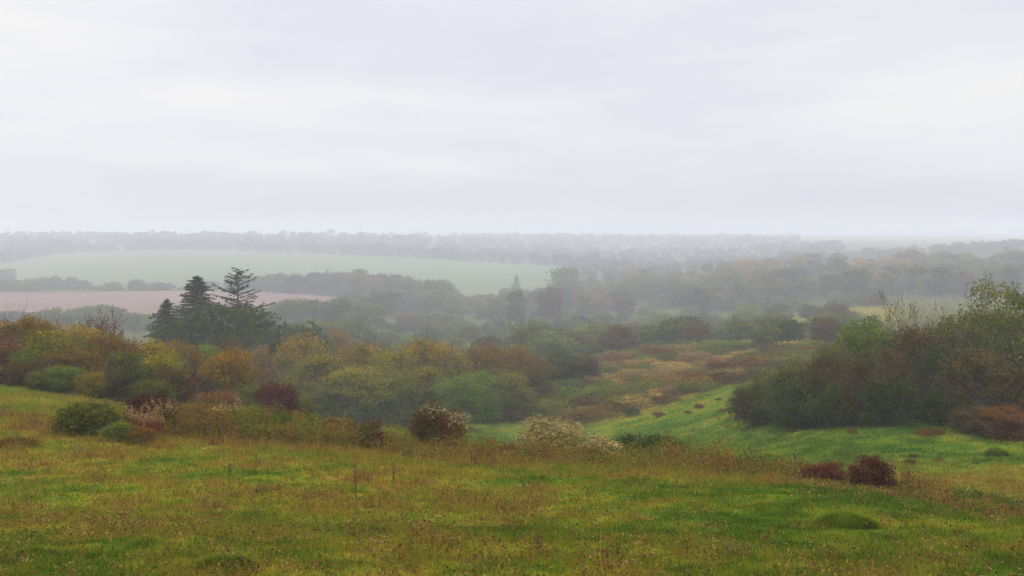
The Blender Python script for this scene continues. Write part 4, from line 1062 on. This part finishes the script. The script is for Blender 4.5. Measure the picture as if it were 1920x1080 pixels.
# small dry herbs and leafy weeds among the meadow grass
n = 12000
U = r.uniform(-150, 2080, n); D = np.exp(r.uniform(math.log(8), math.log(33), n)); x = X(U, D)
dens = sstep(.42, .75, cover(x, D) + .35 * (fbm(x / 1.3, D / 1.3, 33, 2) - .5)) * .8 + .12
keep = r.random(n) < dens; U, D, x = U[keep], D[keep], x[keep]; n = len(U)
per = 26
hh = np.repeat(r.uniform(.06, .34, n) * np.where(U > 1350, .6, 1), per); k_ = r.random(n * per)
P = np.stack([np.repeat(x, per), np.repeat(D, per), np.repeat(H(x, D), per)], 1) + r.normal(size=(n * per, 3)) * np.array([.09, .09, 0]) * (.4 + k_)[:, None]
P[:, 2] += hh * k_
Lf = Leaf(); Lf.add(*leaves(r, P, np.repeat([[0, -.4, .8]], len(P), 0), .040, np.repeat(np.clip(.1 + .9 * r.random(n), 0, 1), per) + .15 * r.normal(size=n * per), r.random(n * per), .42))
M['meadow_herbs'] = leafy('meadow_herb_leaves', even((0.030, 0.075, 0.008), (0.075, 0.095, 0.010), (0.120, 0.060, 0.018), (0.075, 0.030, 0.016), (0.230, 0.155, 0.050)), .3, 0)
tag(obj('meadow_herbs', Lf.mesh('meadow_herbs'), M['meadow_herbs']), 'small withered and green herbs scattered through the meadow grass', 'undergrowth', kind='stuff')
# leafy herbs and brambles massed along the crest and left bank
n = 170000
which = r.random(n)
U = np.where(which < .4, r.uniform(300, 770, n), np.where(which < .8, r.uniform(720, 1930, n), r.uniform(-120, 560, n)))
cd = np.interp(U, [300, 770, 1200, 1500, 1640, 1930], [31.5, 29.5, 29.0, 27.3, 25.6, 21.8])
D = np.where(which < .4, r.normal(30.6, 1.3, n), np.where(which < .8, cd - .9 + r.normal(size=n) * 1.8, 46 + 7 * np.abs(r.normal(size=n))))
x = X(U, D)
hm = np.where(which < .4, .30 + .95 * fbm(x / .8, D / .8, 5, 2), np.where(which < .8, (.05 + 1.25 * np.clip(fbm(x / 1.1, D / .9, 6, 3) - .2, 0, 1)) * (1 - .45 * sstep(1560, 1900, U)), .3 + .9 * fbm(x / 1.5, D / 1.5, 7, 2)))
hm = hm * np.where((which < .4), 1.0 - .35 * sstep(520, 770, U), 1)
hm = hm * np.where((which >= .4) & (which < .8) & (np.abs(U - 1595) < 95) & (D < 25.5), .35, 1.0)
P = np.stack([x, D, H(x, D) + hm * r.random(n) ** .8], 1)
cx, cy = np.floor(x / .42 + vn(x / .3, D / .3, 2)), np.floor(D / .6 + vn(x / .3, D / .3, 4))
cell = hash2(cx, cy, 91)                              # each small plant of the tangle has a colour and height of its own
P[:, 2] += (P[:, 2] - H(x, D)) * (.8 * hash2(cx, cy, 17) - .5)
tt = .62 * cell + .25 * fbm(x / 1.4, D / 1.4, 15, 2) + .22 * (r.random(n) - .5) + .05
Lf = Leaf()
Lf.add(*leaves(r, P, np.repeat([[0, -.5, .8]], n, 0), np.where(which > .8, .11, .07), np.clip(tt, 0, 1), r.random(n), .5))
M['herbs'] = leafy('mixed_herb_leaves', even((0.018, 0.045, 0.006), (0.036, 0.066, 0.008), (0.090, 0.095, 0.010), (0.160, 0.105, 0.016), (0.120, 0.056, 0.016), (0.065, 0.026, 0.013), (0.240, 0.170, 0.060)), .3, 0)
tag(obj('herb_undergrowth', Lf.mesh('herb_undergrowth'), M['herbs']), 'mixed autumn herbs and bramble leaves massed along the crest', 'undergrowth', kind='stuff')

# ------------------------------------------------------------------ grass
def grass(name, seed, n, blades, urange, drange, hfun, wk, label, mask=None, jit=.03):
    r = R_(seed)
    U = r.uniform(*urange, n); D = np.exp(r.uniform(math.log(drange[0]), math.log(drange[1]), n))
    if mask is not None:
        k = mask(U, D, r); U, D = U[k], D[k]
    n = len(U); x = X(U, D)
    c = cover(x, D)
    ht = hfun(x, D, c, r)
    az0 = r.uniform(0, 6.28, n)
    B = np.repeat(np.stack([x, D, H(x, D) - .01], 1), blades, 0)
    m = n * blades
    B[:, :2] += r.normal(size=(m, 2)) * (jit * np.repeat(np.maximum(D / 14, 1), blades))[:, None]
    h = np.repeat(ht * r.lognormal(0, .35, n), blades) * r.uniform(.45, 1.15, m)
    a = r.uniform(0, 6.28, m); lean = np.abs(r.normal(size=m)) * .45 + .1
    tip = B + np.stack([np.cos(a) * lean * h, np.sin(a) * lean * h, h], 1)
    wdt = np.repeat(np.clip(D * wk, .003, .2), blades) * r.uniform(.6, 1.3, m)
    b2 = r.uniform(0, 6.28, m)
    sd = np.stack([np.cos(b2), np.sin(b2) * .4, 0 * b2], 1) * wdt[:, None]
    V = np.stack([B - sd, B + sd, tip], 1).reshape(-1, 3)
    t = np.clip(np.repeat(c + r.normal(size=n) * .12, blades) + r.normal(size=m) * .12, 0, 1)
    o = obj(name, mesh(name, V, np.arange(m * 3).reshape(m, 3), {'t': t, 'b': np.clip(.6 * np.repeat(r.random(n), blades) + .4 * r.random(m), 0, 1)}), M['grass'])
    tag(o, label, 'grass', kind='stuff')
def h_near(x, y, c, r):
    base = .015 + .085 * fbm(x / .45, y / .45, 71, 2) ** 1.5 + .15 * np.clip(c - .45, 0, 1)
    base = base * (1 + .5 * sstep(17, 26, y))
    tall = (r.random(len(x)) < .04) * r.uniform(.06, .30, len(x)) * np.clip(.35 + c * 1.4 - .4, 0, 1.2)
    return base + tall
grass('meadow_grass', 1, 150000, 5, (-160, 2080), (7.6, 37), h_near, .00042, 'mixed green and dry brown meadow grass in the foreground')
def h_slope(x, y, c, r): return (.025 + .08 * fbm(x / 2, y / 2, 72, 2) + .25 * np.clip(c - .3, 0, 1)) * (1 + (r.random(len(x)) < .03) * 1.2)
grass('slope_grass', 2, 150000, 3, (640, 2080), (36, 185), h_slope, .00048, 'short green grass on the far side of the hollow', None, .05)
grass('bank_grass', 3, 26000, 4, (-160, 560), (36, 64), h_slope, .00048, 'rough grass below the left bank of shrubs', None, .05)

# ------------------------------------------------------------------ the mist in the valley: one closed box round everything
HZ_TOP, HZ_D = 18.0, 0.00082
x0, x1, y0, y1, z0, z1 = -3700, 3700, -60, 5400, -50, HZ_TOP
V = [(x, y, zz) for zz in (z0, z1) for y in (y0, y1) for x in (x0, x1)]
Fq = [(0, 2, 3, 1), (4, 5, 7, 6), (0, 1, 5, 4), (2, 6, 7, 3), (0, 4, 6, 2), (1, 3, 7, 5)]
m, t, o = new_mat('mist')
pv = N(t, 'ShaderNodeVolumePrincipled')
pv.inputs['Color'].default_value = (0.80, 0.82, 0.885, 1)
pv.inputs['Density'].default_value = HZ_D
pv.inputs['Anisotropy'].default_value = 0.0
t.links.new(pv.outputs[0], o.inputs['Volume'])
tag(obj('haze', mesh('haze', V, Fq), m), 'pale mist filling the valley and fading the far hills', 'haze', kind='stuff')

_seen = {}
for ob in COL.objects:
    if ob.parent is None and ob.get('label'): _seen.setdefault(ob['label'], []).append(ob.name)
for k_, v_ in _seen.items():
    if len(v_) > 1: print('DUPLICATE', k_, v_)
    if len(k_.split()) > 16: print('LONG', k_)
print('SCENE', len(COL.objects), 'z low', TZ.min())
